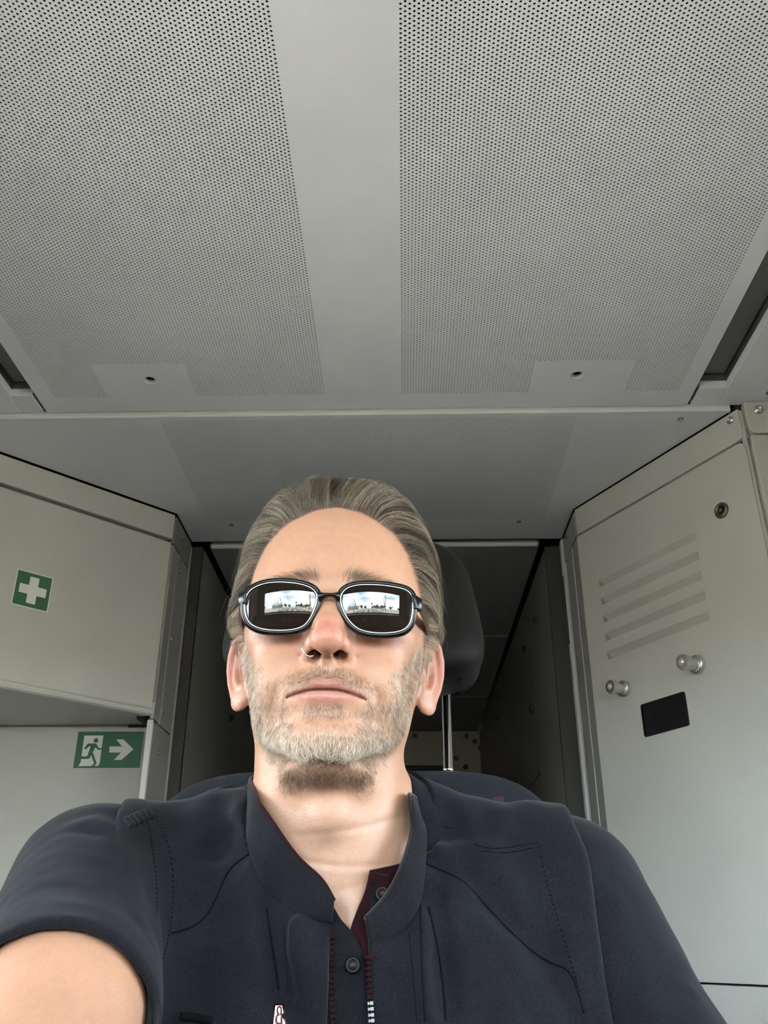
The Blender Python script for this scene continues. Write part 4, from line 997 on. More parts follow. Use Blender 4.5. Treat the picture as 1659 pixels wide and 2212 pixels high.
def grow(f, X, Y, Z, B=8, slack=2.1):
    """surface nets on a rectilinear grid, visiting only blocks near the surface"""
    nx, ny, nz = len(X), len(Y), len(Z)
    D = np.full((nx, ny, nz), 1e3, np.float32); done = np.zeros((nx - 1, ny - 1, nz - 1), bool)
    bi = [np.arange(0, n - 1, B) for n in (nx, ny, nz)]
    lo = [a[b] for a, b in zip((X, Y, Z), bi)]; hi = [a[np.minimum(b + B, len(a) - 1)] for a, b in zip((X, Y, Z), bi)]
    C = np.stack(np.meshgrid(*[(l + h) / 2 for l, h in zip(lo, hi)], indexing='ij'), -1).reshape(-1, 3)
    H = np.stack(np.meshgrid(*[(h - l) / 2 for l, h in zip(lo, hi)], indexing='ij'), -1).reshape(-1, 3)
    I = np.stack(np.meshgrid(*bi, indexing='ij'), -1).reshape(-1, 3)
    dc = np.concatenate([f(c) for c in np.array_split(C, max(1, len(C) // 200000))])
    I = I[np.abs(dc) < np.linalg.norm(H, axis=1) * slack + 3]
    for i0 in range(0, len(I), 400):
        pts = []; sl = []
        for a in I[i0:i0 + 400]:
            e = np.minimum(a + B + 1, (nx, ny, nz))
            s = (slice(a[0], e[0]), slice(a[1], e[1]), slice(a[2], e[2])); sl.append(s)
            g = np.empty((e[0] - a[0], e[1] - a[1], e[2] - a[2], 3), np.float32)
            g[..., 0] = X[s[0]][:, None, None]; g[..., 1] = Y[s[1]][None, :, None]; g[..., 2] = Z[s[2]][None, None, :]
            pts.append(g.reshape(-1, 3))
        v = f(np.concatenate(pts)); o = 0
        for s, q in zip(sl, pts):
            sh = tuple(t.stop - t.start for t in s); D[s] = v[o:o + len(q)].reshape(sh); o += len(q)
            done[s[0].start:s[0].stop - 1, s[1].start:s[1].stop - 1, s[2].start:s[2].stop - 1] = True
    neg = D < 0
    cnt = np.zeros(done.shape, np.int8)
    for i in (0, 1):
        for j in (0, 1):
            for k in (0, 1): cnt += neg[i:nx - 1 + i, j:ny - 1 + j, k:nz - 1 + k]
    act = done & (cnt > 0) & (cnt < 8)
    ci = np.argwhere(act); idx = np.full(done.shape, -1, np.int32); idx[act] = np.arange(len(ci))
    off = np.array([(i, j, k) for i in (0, 1) for j in (0, 1) for k in (0, 1)])
    cv = np.stack([D[ci[:, 0] + o[0], ci[:, 1] + o[1], ci[:, 2] + o[2]] for o in off], 1)
    S = np.zeros((len(ci), 3)); W = np.zeros(len(ci))
    for a in range(8):
        for b in range(a + 1, 8):
            if np.abs(off[a] - off[b]).sum() != 1: continue
            m = (cv[:, a] < 0) != (cv[:, b] < 0)
            t = cv[m, a] / (cv[m, a] - cv[m, b])
            S[m] += off[a] + (off[b] - off[a]) * t[:, None]; W[m] += 1
    S /= W[:, None]
    V = np.empty((len(ci), 3))
    for a, A in enumerate((X, Y, Z)):
        V[:, a] = A[ci[:, a]] + (A[ci[:, a] + 1] - A[ci[:, a]]) * S[:, a]
    F = []
    for a in range(3):
        b, c = (a + 1) % 3, (a + 2) % 3
        s0 = [slice(None)] * 3; s1 = [slice(None)] * 3; s0[a] = slice(0, -1); s1[a] = slice(1, None)
        ch = neg[tuple(s0)] != neg[tuple(s1)]
        e = np.argwhere(ch); ok = (e[:, b] > 0) & (e[:, c] > 0)
        for t in (0, 1, 2): ok &= e[:, t] < done.shape[t]
        e = e[ok]
        def g(db, dc_):
            q = e.copy(); q[:, b] -= db; q[:, c] -= dc_; return idx[q[:, 0], q[:, 1], q[:, 2]]
        q = np.stack([g(0, 0), g(1, 0), g(1, 1), g(0, 1)], 1)
        q = q[(q >= 0).all(1)] if True else q
        e = e[(np.stack([g(0, 0), g(1, 0), g(1, 1), g(0, 1)], 1) >= 0).all(1)]
        fl = neg[e[:, 0], e[:, 1], e[:, 2]]
        q[~fl] = q[~fl][:, ::-1]
        F.append(q)
    return V, np.concatenate(F)
def to_world(V): return V / 1000.0 + np.array([N0.x, N0.y, N0.z])

import time as _t
_t0 = _t.time()
hx = 1.25
SX = axis([(-330, -104, 4.5), (-104, 104, hx), (104, 330, 4.5)])
SY = axis([(-640, -48, 4.5), (-48, 130, hx), (130, 215, 2.5), (215, 280, 5)])
SZ = axis([(-700, -252, 4.5), (-252, -128, 1.5), (-128, 70, hx), (70, 125, 2.2)])
SV, SF = grow(skin_sdf, SX, SY, SZ)
print('skin', len(SV), len(SF), round(_t.time() - _t0, 1))
# ------------------------------------------------------------------ skin colour, hair, brows, beard
def nz3(p, sc, seed=0):
    """cheap smooth value noise for numpy points, about -1..1"""
    q = p * sc; r = 0
    rg = np.random.RandomState(seed)
    for k in range(6):
        w = rg.normal(size=3) * (1 + k * 0.45); r = r + np.sin(q @ w + rg.uniform(0, 6.28)) / (1 + k * 0.3)
    return r / 3.0
def sstep(a, b, x):
    t = np.clip((x - a) / (b - a), 0, 1); return t * t * (3 - 2 * t)
def grad_head(h, e=0.6):
    g = np.empty(h.shape)
    for i in range(3):
        o = np.zeros(3, np.float32); o[i] = e
        g[:, i] = head_sdf(h + o) - head_sdf(h - o)
    return g / np.maximum(np.linalg.norm(g, axis=1, keepdims=True), 1e-9)
PHE_Z = np.array([-95, -60, -45, -30, -15, 0, 15, 35, 50, 61, 71, 79, 85])
PHE = np.array([104, 104, 74, 70, 66, 61, 55, 48, 41, 34, 25, 14, -1])
def hair_mask(h):
    x, y, z = h[:, 0], h[:, 1], h[:, 2]
    phi = np.degrees(np.arctan2(np.abs(x), -(y - 98)))
    edge = np.interp(z, PHE_Z, PHE)
    m = sstep(-4.5, 5.5, phi - edge + 1.6 * nz3(h, 0.11, 3) + np.where(x > 0, 2.0, 0))
    m = np.where((phi > 78) & (phi < 103) & (z < -14), 0, m)
    return np.where(z > 85, 1, m) * (z > -92)
def beard_mask(h):
    """0..1 density of stubble over the face"""
    x, y, z = h[:, 0], h[:, 1], h[:, 2]; ax = np.abs(x)
    top = np.interp(ax, [0, 8, 20, 30, 40, 50, 58, 64, 70, 80], [-55, -55.5, -58, -62, -62, -50, -42, -30, -16, -12])
    m = sstep(0, 9, top - z) * sstep(75, 60, y - np.maximum(0, -z - 60) * 0.25 * 0)
    m = m * sstep(-139, -129, z + np.maximum(y - 42, 0) * 0.0) * sstep(66, 52, y + (z > -112) * -30)
    lip = (ax < 29) & (z > -87 - 0.0 * ax) & (z < -70.5 - ax * 0.36 + 1.2) & (y < 14)
    m = np.where(lip & (z > -86.5), 0, m)
    soul = ((ax > 13) & (ax < 27) & (z < -84) & (z > -98) & (y < 16))
    m = np.where(soul, m * 0.35, m)
    m = np.where((ax < 14) & (z < -87) & (z > -97), np.minimum(m * 1.8, 1), m)
    chk = (ax < 22) & (z < -96) & (z > -107)
    m = np.where(chk, m * 0.30, m)
    m = m * np.where((ax > 24) & (ax < 46) & (z > -80), 0.55, 1.0)
    return np.clip(m, 0, 1)
HL = to_head(SV.astype(np.float32))
hmask = np.zeros(len(SV)); bmask = np.zeros(len(SV))
sel = (SV[:, 2] > -170) & (np.abs(SV[:, 0]) < 115)
hmask[sel] = hair_mask(HL[sel]); bmask[sel] = beard_mask(HL[sel])
x, y, z = HL[:, 0], HL[:, 1], HL[:, 2]; ax = np.abs(x)
isear = (ax > 69.5) & (z < 12) & (z > -75) & (y > 78)
hmask[isear] = 0; bmask[isear] = 0; hmask[(ax > 64) & (y > 84) & (y < 122) & (z < -6) & (z > -75)] = 0
base = np.tile(np.array([0.555, 0.34, 0.222]), (len(SV), 1))
def blend(col, m):
    global base
    m = np.clip(m, 0, 1)[:, None]; base = base * (1 - m) + np.array(col) * m
hd = SV[:, 2] > -200
g3 = lambda c, r: np.exp(-(((HL - np.array(c)) / np.array(r)) ** 2).sum(1))
blend((0.51, 0.31, 0.205), 0.4 * sstep(-0.2, 0.9, nz3(SV, 0.06, 1)))
blend((0.53, 0.215, 0.165), 0.95 * g3((0, -22, -41), (15, 14, 13)))
blend((0.50, 0.25, 0.19), 0.55 * (g3((18, 0, -44), (9, 12, 10)) + g3((-18, 0, -44), (9, 12, 10))))
blend((0.52, 0.255, 0.185), 0.75 * (g3((42, 16, -30), (20, 22, 15)) + g3((-42, 16, -30), (20, 22, 15))))
blend((0.53, 0.29, 0.215), 0.7 * isear)
blend((0.52, 0.24, 0.18), 0.6 * isear * sstep(79, 86, ax))
blend((0.40, 0.28, 0.20), 0.28 * bmask)
blend((0.42, 0.28, 0.19), 0.35 * bmask * (z > -72) * (ax < 30))
zc_ = -77.0 - 0.0050 * ax * ax
ztop = -70.2 - 0.40 * np.maximum(ax - 6, 0) - 1.2 * np.exp(-(ax / 3.2) ** 2) - 0.15 * np.abs(ax - 6) * (ax < 6)
zbot = -86.2 + 0.0062 * ax * ax
lipu = sstep(0.8, -0.8, z - ztop) * (z > zc_ - 0.2) * sstep(29, 26, ax)
lipl = sstep(-0.9, 1.4, z - zbot) * (z <= zc_ - 0.2) * sstep(28, 24, ax)
front = (y < 16) & hd
blend((0.37, 0.165, 0.135), 0.85 * lipu * front); blend((0.46, 0.225, 0.19), 0.8 * lipl * front); blend((0.14, 0.05, 0.04), 0.85 * sstep(1.0, 0.5, np.abs(z - zc_)) * sstep(29, 27.5, ax) * front)  # lip colour, with shade painted into upper lip and mouth line
blend((0.20, 0.085, 0.06), 0.7 * ((ax < 15) & (ax > 4) & (z < -38) & (z > -53) & (y > -11) & (y < 4) & hd))  # shade inside the nostrils painted into the skin colour
blend((0.12, 0.095, 0.07), 0.90 * hmask ** 1.7)
blend((0.46, 0.31, 0.215), 0.7 * ((SV[:, 2] < -205) & (SV[:, 1] > 20)))
blend((0.545, 0.385, 0.285), 0.65 * sstep(-120, -150, SV[:, 2]) * (SV[:, 2] > -260) * (SV[:, 1] > 20))
# a few moles and freckles
for c, r, a in (((-24, 46, -150), 1.1, .6), ((8, 50, -170), 1.0, .5), ((30, 46, -163), .9, .5), ((-40, 20, -45), 1.6, .4), ((27, 12, 55), 1.0, .4)):
    dd = np.linalg.norm((HL - np.array(c)) * np.array([1, .3, 1]), axis=1); blend((0.27, 0.14, 0.09), a * sstep(r * 1.6, r * .6, dd))
def skin_mat():
    m = bpy.data.materials.new('skin'); m.use_nodes = True; nt = m.node_tree; N = nt.nodes; L = nt.links
    b = N['Principled BSDF']; at = N.new('ShaderNodeAttribute'); at.attribute_name = 'tone'
    tc = N.new('ShaderNodeTexCoord')
    n1 = N.new('ShaderNodeTexNoise'); n1.inputs['Scale'].default_value = 170; n1.inputs['Detail'].default_value = 5; L.new(tc.outputs['Object'], n1.inputs['Vector'])
    mr = N.new('ShaderNodeMapRange'); mr.inputs[1].default_value = .3; mr.inputs[2].default_value = .7; mr.inputs[3].default_value = .95; mr.inputs[4].default_value = 1.04; L.new(n1.outputs['Fac'], mr.inputs[0])
    mu = N.new('ShaderNodeMixRGB'); mu.blend_type = 'MULTIPLY'; mu.inputs[0].default_value = 1; L.new(at.outputs['Color'], mu.inputs[1]); L.new(mr.outputs[0], mu.inputs[2])
    L.new(mu.outputs[0], b.inputs['Base Color'])
    b.inputs['Roughness'].default_value = 0.44; b.inputs['Specular IOR Level'].default_value = 0.42
    b.inputs['Subsurface Weight'].default_value = 0.12; b.inputs['Subsurface Radius'].default_value = (1.0, 0.35, 0.18); b.inputs['Subsurface Scale'].default_value = 0.006
    vo = N.new('ShaderNodeTexVoronoi'); vo.inputs['Scale'].default_value = 650; L.new(tc.outputs['Object'], vo.inputs['Vector'])
    n2 = N.new('ShaderNodeTexNoise'); n2.inputs['Scale'].default_value = 320; n2.inputs['Detail'].default_value = 4; L.new(tc.outputs['Object'], n2.inputs['Vector'])
    ad = N.new('ShaderNodeMath'); ad.operation = 'ADD'; L.new(vo.outputs['Distance'], ad.inputs[0]); L.new(n2.outputs['Fac'], ad.inputs[1])
    bp = N.new('ShaderNodeBump'); bp.inputs['Strength'].default_value = 0.17; bp.inputs['Distance'].default_value = 0.0008; L.new(ad.outputs[0], bp.inputs['Height']); L.new(bp.outputs[0], b.inputs['Normal'])
    return m
PER = tag(empty('person', (N0.x, N0.y + 0.1, 0.55)), 'man with swept-back grey hair and a short grey beard, in sunglasses and navy vest', 'person')
body = mesh_np('body', to_world(SV), SF, skin_mat(), PER)
base = base * np.array([0.80, 0.70, 0.685])
ca = body.data.color_attributes.new('tone', 'FLOAT_COLOR', 'POINT')
ca.data.foreach_set('color', np.c_[base, np.ones(len(base))].astype(np.float32).ravel())

RG = np.random.RandomState(7)
def roots(mask, n, seed):
    """n points spread over the skin triangles with density given by a per-vertex mask"""
    rg = np.random.RandomState(seed)
    T = np.concatenate([SF[:, [0, 1, 2]], SF[:, [0, 2, 3]]]); mk = mask[T].mean(1); T = T[mk > 0.02]; mk = mk[mk > 0.02]
    a, b, c = HL[T[:, 0]], HL[T[:, 1]], HL[T[:, 2]]
    ar = 0.5 * np.linalg.norm(np.cross(b - a, c - a), axis=1) * mk
    i = rg.choice(len(T), n, p=ar / ar.sum()); u, v = rg.rand(n, 1), rg.rand(n, 1); f = u + v > 1; u = np.where(f, 1 - u, u); v = np.where(f, 1 - v, v)
    return (a[i] + (b[i] - a[i]) * u + (c[i] - a[i]) * v).astype(np.float64)
def strands(name, P, rad, tone, m, parent, stuff=True):
    """P (n, k, 3) in head millimetres -> one curves object"""
    n, k = P.shape[:2]
    W = to_world(from_head(P.reshape(-1, 3)))
    hc = bpy.data.hair_curves.new(name); hc.add_curves([k] * n)
    hc.attributes['position'].data.foreach_set('vector', W.astype(np.float32).ravel())
    ra = hc.attributes.get('radius') or hc.attributes.new('radius', 'FLOAT', 'POINT')
    ra.data.foreach_set('value', np.broadcast_to(rad, (n, k)).astype(np.float32).ravel())
    ta = hc.attributes.new('shade', 'FLOAT', 'POINT'); ta.data.foreach_set('value', np.repeat(tone, k).astype(np.float32))
    o = bpy.data.objects.new(name, hc); COL.objects.link(o); hc.materials.append(m); adopt(o, parent)
    if stuff: o['kind'] = 'stuff'
    return o
def hair_mat(name, stops, rough=0.35):
    m = bpy.data.materials.new(name); m.use_nodes = True; nt = m.node_tree; N = nt.nodes; L = nt.links
    b = N['Principled BSDF']; at = N.new('ShaderNodeAttribute'); at.attribute_name = 'shade'
    ra = N.new('ShaderNodeValToRGB'); e = ra.color_ramp.elements
    e[0].position, e[0].color = stops[0][0], (*stops[0][1], 1); e[1].position, e[1].color = stops[-1][0], (*stops[-1][1], 1)
    for p, c in stops[1:-1]: q = ra.color_ramp.elements.new(p); q.color = (*c, 1)
    for q in ra.color_ramp.elements: k_ = 0.72 + 0.28 * q.position ** 2; q.color = (q.color[0] * k_, q.color[1] * k_ * 0.98, q.color[2] * k_ * 0.95, 1)
    L.new(at.outputs['Fac'], ra.inputs[0]); L.new(ra.outputs[0], b.inputs['Base Color'])
    b.inputs['Roughness'].default_value = rough; b.inputs['Specular IOR Level'].default_value = 0.6
    return m
M_HAIR = hair_mat('grey_hair', [(0, (0.020, 0.0135, 0.008)), (0.4, (0.085, 0.061, 0.038)), (0.7, (0.23, 0.175, 0.118)), (1, (0.55, 0.46, 0.35))])
M_BEARD = hair_mat('grey_beard', [(0, (0.028, 0.019, 0.012)), (0.35, (0.12, 0.085, 0.055)), (0.6, (0.42, 0.34, 0.25)), (1, (0.78, 0.70, 0.60))], 0.4)
def unit(v): return v / np.maximum(np.linalg.norm(v, axis=-1, keepdims=True), 1e-9)

# swept-back hair, gathered in locks
n = 42000; K = 13
Pr = roots(hmask, n, 11)
from mathutils.kdtree import KDTree
ng = 900; gi = np.random.RandomState(3).choice(n, ng, replace=False)
kd = KDTree(ng)
for i, g in enumerate(gi): kd.insert(Vector(Pr[g]) + 0 * Vector((1, 1, 1)), i)
kd.balance()
wob = np.stack([nz3(Pr, 0.12, 61), nz3(Pr, 0.12, 62), nz3(Pr, 0.12, 63)], 1) * 2.2
near = np.array([kd.find(Vector(q))[1] for q in Pr + wob]); G_ = gi[near]
rg = np.random.RandomState(5)
gl = rg.normal(0, 1, (ng, 4))[near]                # every lock has its own lift, lean, length and tone
side = sstep(34, 62, np.abs(Pr[:, 0])); top = 1 - side
low = sstep(40, -10, Pr[:, 2])
Ln = 84 * top + 56 * side + 6 * gl[:, 0] + rg.normal(0, 5, n); Ln = np.where((Pr[:, 2] < 9) & (Pr[:, 1] < 104), 8 + 0.25 * np.abs(Pr[:, 2]), Ln); Ln = np.where(Pr[:, 2] < -14, np.where(Pr[:, 1] < 104, 6.0, np.minimum(Ln, 20)), Ln); Ln = np.where((Pr[:, 1] > 110) & (Pr[:, 2] < 0), 26, Ln); Ln = np.clip(Ln, 12, 110)
fr = sstep(60, 10, Pr[:, 1])
hmax = (19.5 * top + 11.5 * side + 4.5 * side * low) * (1 + 0.07 * gl[:, 1]) + rg.normal(0, 0.9, n)
hmax = hmax * (1 - 0.75 * sstep(-4, -24, Pr[:, 2])); hmax = np.clip(hmax, 1.2, 25)
pts = [Pr.copy()]; p = Pr.copy()
for k in range(1, K):
    t = k / (K - 1); d_ = head_sdf(p.astype(np.float32)); Nn = grad_head(p.astype(np.float32))
    sx = np.sign(p[:, 0]); sd = sstep(28, 62, np.abs(p[:, 0])); lw = sstep(60, 0, p[:, 2])
    f = np.stack([0.22 * top + 0.12 * sx * sd + 0.08 * gl[:, 2] * top, np.full(n, 1.0) - 0.25 * sd, -0.15 * sd - 0.60 * sd * (0.35 + 0.65 * lw) + 0.10 * gl[:, 2] * sd], 1)
    f += rg.normal(0, 0.035, (n, 3))
    f = f - (f * Nn).sum(1, keepdims=True) * Nn; f = unit(f)
    end = sstep(0.5, 1.0, t)
    want = hmax * min(1, t * 2.4) ** 0.7 * (1 - end * (0.30 * top + 0.05 * side))
    st = (Ln / (K - 1))[:, None]
    lift = np.clip((want - d_)[:, None], -0.75 * st, 0.95 * st)
    p = p + f * np.sqrt(np.maximum(st ** 2 - lift ** 2, (0.25 * st) ** 2)) + Nn * lift
    pts.append(p.copy())
P = np.stack(pts, 1)
# pull each strand towards the leader of its lock, more towards the tip
lead = P[G_]; tt = np.linspace(0, 1, K)[None, :, None]
pull = np.clip(0.10 + 0.58 * tt ** 0.9, 0, 0.62) * (0.75 + 0.25 * rg.rand(n, 1, 1))
off = P - P[:, :1]; lo_ = lead - lead[:, :1]
P = P * (1 - pull) + (lead + (Pr - Pr[G_])[:, None, :] * 0.30) * pull
P[:, 0] = Pr
# trimmed above the ears
zcut = 3.0 + 3.5 * gl[:, 0] + rg.normal(0, 1.5, n)
earz = (np.abs(P[:, -1, 0]) > 55) & (Pr[:, 2] > 4) & (P[:, :, 1].min(1) < 112)
below = (P[:, :, 2] < zcut[:, None]) & earz[:, None]
first = np.where(below.any(1), below.argmax(1), K - 1); sm_ = np.maximum(first, 2) / (K - 1)
qx = np.linspace(0, 1, K)[None] * sm_[:, None] * (K - 1); i0 = np.minimum(qx.astype(int), K - 2); fr_ = (qx - i0)[..., None]
ar_ = np.arange(n)[:, None]; P = P[ar_, i0] * (1 - fr_) + P[ar_, i0 + 1] * fr_
stray = rg.rand(n) < 0.02
P[stray] += (rg.normal(0, 1, (stray.sum(), 1, 3)) * 4.0) * tt ** 1.5
tone = np.clip(0.42 + 0.13 * nz3(Pr, 0.08, 31) + 0.34 * side * low + 0.10 * side + 0.08 * fr + 0.15 * gl[:, 3] + rg.normal(0, 0.25, n), 0, 1)
rad = 0.000055 * np.r_[np.ones(K - 3), 0.85, 0.6, 0.25][None, :]
strands('hair', P, rad, tone, M_HAIR, PER)

# stubble
n = 18000; K = 4
Pr = roots(np.where(sel, bmask, 0) * np.where(HL[:, 2] < -120, 0.8 * sstep(56, 32, np.abs(HL[:, 0])), np.where(HL[:, 2] < -98, 1.5, np.where(np.abs(HL[:, 0]) < 32, 1.05, 0.66))), n, 12); Nn = grad_head(Pr.astype(np.float32)); rg = np.random.RandomState(6)
ax_ = np.abs(Pr[:, 0]); chin = sstep(-88, -112, Pr[:, 2]); must = sstep(-74, -68, Pr[:, 2]) * (ax_ < 32)
Ln = 2.4 + 2.0 * chin + 0.6 * must + 1.6 * sstep(30, 60, ax_) + rg.normal(0, 1.0, n); Ln = np.clip(Ln, 1.6, 9)
down = np.stack([0.22 * np.sign(Pr[:, 0]) * sstep(5, 30, ax_) * (1 - chin) - 0.25 * np.sign(Pr[:, 0]) * chin * sstep(20, 50, ax_), -0.12 * np.ones(n) + 0.25 * sstep(30, 60, ax_), -np.ones(n)], 1) + rg.normal(0, 0.22, (n, 3)) + 0.30 * np.c_[nz3(Pr, .2, 41), nz3(Pr, .2, 42), 0 * Pr[:, 0]]
tang = unit(down - (down * Nn).sum(1, keepdims=True) * Nn)
pts = []
for t in np.linspace(0, 1, K):
    lift = np.sin(t * 1.5) * 0.42
    pts.append(Pr + Ln[:, None] * (tang * t * 0.92 + Nn * lift))
tone = 0.54 + 0.42 * chin * (Pr[:, 2] > -122) - 0.26 * must - 0.22 * (ax_ < 15) * (Pr[:, 2] < -86) * (Pr[:, 2] > -98) + 0.20 * sstep(34, 58, ax_) * (Pr[:, 2] > -85) - 0.34 * sstep(-119, -127, Pr[:, 2]) * sstep(50, 28, ax_) - 0.14 * (Pr[:, 0] > 20)
tone = np.clip(tone + 0.20 * nz3(Pr, 0.2, 43) + rg.normal(0, 0.29, n), 0, 1)
strands('beard', np.stack(pts, 1), 0.000052 * np.array([1, 1, .85, .35])[None], tone, M_BEARD, PER)
# eyebrows and arm down
bx = np.clip(np.exp(-(((np.abs(HL[:, 0]) - 27) / 15) ** 4) - ((HL[:, 2] - 5.5 - 2.5 * np.exp(-((np.abs(HL[:, 0]) - 16) / 9) ** 2)) / 4.0) ** 2) * (HL[:, 1] < 35) * sel, 0, 1)
n = 1000; Pr = roots(bx, n, 13); Nn = grad_head(Pr.astype(np.float32)); rg = np.random.RandomState(8)
f = np.stack([np.sign(Pr[:, 0]) * (0.35 + 0.9 * sstep(12, 30, np.abs(Pr[:, 0]))), np.zeros(n), 0.9 - 1.0 * sstep(12, 32, np.abs(Pr[:, 0]))], 1) + rg.normal(0, 0.18, (n, 3))
tang = unit(f - (f * Nn).sum(1, keepdims=True) * Nn); Ln = rg.uniform(6, 11, n)[:, None]
P = np.stack([Pr + Ln * (tang * t * 0.9 + Nn * 0.35 * np.sin(t * 1.8)) for t in np.linspace(0, 1, 4)], 1)
strands('eyebrows', P, 0.00005 * np.array([1, 1, .8, .3])[None], np.clip(0.42 + rg.normal(0, .15, n), 0, 1), M_HAIR, PER)
# ------------------------------------------------------------------ clothes
def cloth_mat(name, col, twill=1500, bump=0.35, sheen=0.25):
    m = bpy.data.materials.new(name); m.use_nodes = True; nt = m.node_tree; N = nt.nodes; L = nt.links
    b = N['Principled BSDF']; b.inputs['Roughness'].default_value = 0.9; b.inputs['Specular IOR Level'].default_value = 0.12
    b.inputs['Sheen Weight'].default_value = sheen; b.inputs['Sheen Roughness'].default_value = 0.45
    tc = N.new('ShaderNodeTexCoord')
    n1 = N.new('ShaderNodeTexNoise'); n1.inputs['Scale'].default_value = 28; n1.inputs['Detail'].default_value = 6; L.new(tc.outputs['Object'], n1.inputs['Vector'])
    mr = N.new('ShaderNodeMapRange'); mr.inputs[1].default_value = .3; mr.inputs[2].default_value = .7; mr.inputs[3].default_value = .82; mr.inputs[4].default_value = 1.2; L.new(n1.outputs['Fac'], mr.inputs[0])
    mu = N.new('ShaderNodeMixRGB'); mu.blend_type = 'MULTIPLY'; mu.inputs[0].default_value = 1; mu.inputs[1].default_value = (*col, 1); L.new(mr.outputs[0], mu.inputs[2])
    n3 = N.new('ShaderNodeTexNoise'); n3.inputs['Scale'].default_value = 1100; n3.inputs['Detail'].default_value = 3; L.new(tc.outputs['Object'], n3.inputs['Vector'])
    m3 = N.new('ShaderNodeMapRange'); m3.inputs[1].default_value = .32; m3.inputs[2].default_value = .68; m3.inputs[3].default_value = .55; m3.inputs[4].default_value = 1.5; L.new(n3.outputs['Fac'], m3.inputs[0])
    m4 = N.new('ShaderNodeMixRGB'); m4.blend_type = 'MULTIPLY'; m4.inputs[0].default_value = 1; L.new(mu.outputs[0], m4.inputs[1]); L.new(m3.outputs[0], m4.inputs[2]); L.new(m4.outputs[0], b.inputs['Base Color'])
    mp = N.new('ShaderNodeMapping'); mp.inputs['Rotation'].default_value = (0, R(40), 0); L.new(tc.outputs['Object'], mp.inputs[0])
    wv = N.new('ShaderNodeTexWave'); wv.inputs['Scale'].default_value = twill / 6.28; wv.inputs['Distortion'].default_value = 1.5; wv.inputs['Detail'].default_value = 1; L.new(mp.outputs[0], wv.inputs['Vector'])
    n2 = N.new('ShaderNodeTexNoise'); n2.inputs['Scale'].default_value = 700; L.new(tc.outputs['Object'], n2.inputs['Vector'])
    wm = N.new('ShaderNodeMath'); wm.operation = 'MULTIPLY'; wm.inputs[1].default_value = 0.35; L.new(wv.outputs['Fac'], wm.inputs[0])
    ad = N.new('ShaderNodeMath'); ad.operation = 'ADD'; L.new(wm.outputs[0], ad.inputs[0]); L.new(n2.outputs['Fac'], ad.inputs[1])
    bp = N.new('ShaderNodeBump'); bp.inputs['Strength'].default_value = bump; bp.inputs['Distance'].default_value = 0.0006; L.new(ad.outputs[0], bp.inputs['Height']); L.new(bp.outputs[0], b.inputs['Normal'])
    return m
M_VEST = cloth_mat('navy_twill', (0.0072, 0.0073, 0.0099), bump=0.05, sheen=0.06); M_POLO = cloth_mat('navy_jersey', (0.0073, 0.0074, 0.0102), 1900, 0.10, 0.06)
M_WINE = cloth_mat('burgundy_cloth', (0.0146, 0.0026, 0.0044), 1900, 0.12, 0.1); M_THREAD = mat('navy_thread', (0.0035, 0.0036, 0.005), 0.95, spec=0.05)
M_ZIP = mat('burgundy_plastic', (0.0125, 0.0016, 0.0026), 0.6, spec=0.06); M_ZIPW = mat('worn_zip_teeth', (0.1768, 0.1612, 0.1612), 0.35); M_TAPE = cloth_mat('zip_tape', (0.0042, 0.0047, 0.0073), 2600, 0.3, 0.1)
M_NAVYB = mat('navy_button', (0.0031, 0.0036, 0.0057), 0.5, spec=0.3); M_WINEB = mat('wine_button', (0.0114, 0.0018, 0.0029), 0.5, spec=0.3)
SKBVH = BVHTree.FromPolygons([tuple(v) for v in to_world(SV)], [tuple(f) for f in SF.tolist()])
def hit(px, py, bvh=None, off=0.0):
    """where the sight line through a picture point meets the body (or a garment), lifted towards the room by off metres"""
    d = ray(px, py).normalized(); l, n, i, t = (bvh or SKBVH).ray_cast(CAM, d)
    if l is None:
        l, n, i, t = (bvh or SKBVH).find_nearest(CAM + d * 0.68)
    return l - d * off
def poly3(px, off=0.0, n=None, bvh=None):
    pts = [L3(hit(x, y, bvh, off)) for x, y in px]
    return spline(pts, n) if n else np.array(pts)
def near_chain(p, pts):
    d = np.full(len(p), 1e3, np.float32)
    for a, b in zip(pts[:-1], pts[1:]): d = np.minimum(d, cap(p, a, b, 0.0))
    return d
def folds(p, L_):
    f = np.zeros(len(p), np.float32)
    for pts, off, a, w in L_:
        c = pts.mean(0); r = np.linalg.norm(pts - c, axis=1).max() + off + 4 * w
        m = np.linalg.norm(p - c, axis=1) < r
        if m.any(): f[m] += a * np.exp(-(np.maximum(near_chain(p[m], pts) - off, 0) / w) ** 2)
    return f
def vest_base(p):
    t = trunk_sdf(p); z = p[:, 2]
    m = z > -420
    t[m] = smin(smin(t[m], neck_sdf(p[m]) + 2, 22), arms_sdf(p[m]) + 8, 34)
    return t
def neck_gap(p, r, rf):
    """distance inside a slanted cylinder round the neck"""
    x, y, z = p[:, 0] + 2, p[:, 1], p[:, 2]
    yc = 98 - (z + 150) * 0.30
    q = np.sqrt((x / r) ** 2 + ((y - yc) / rf) ** 2)
    return (q - 1) * min(r, rf)
ARML = unit((ELL_ - SHL)[None])[0]; ARMR = unit((ELR - SHR)[None])[0]
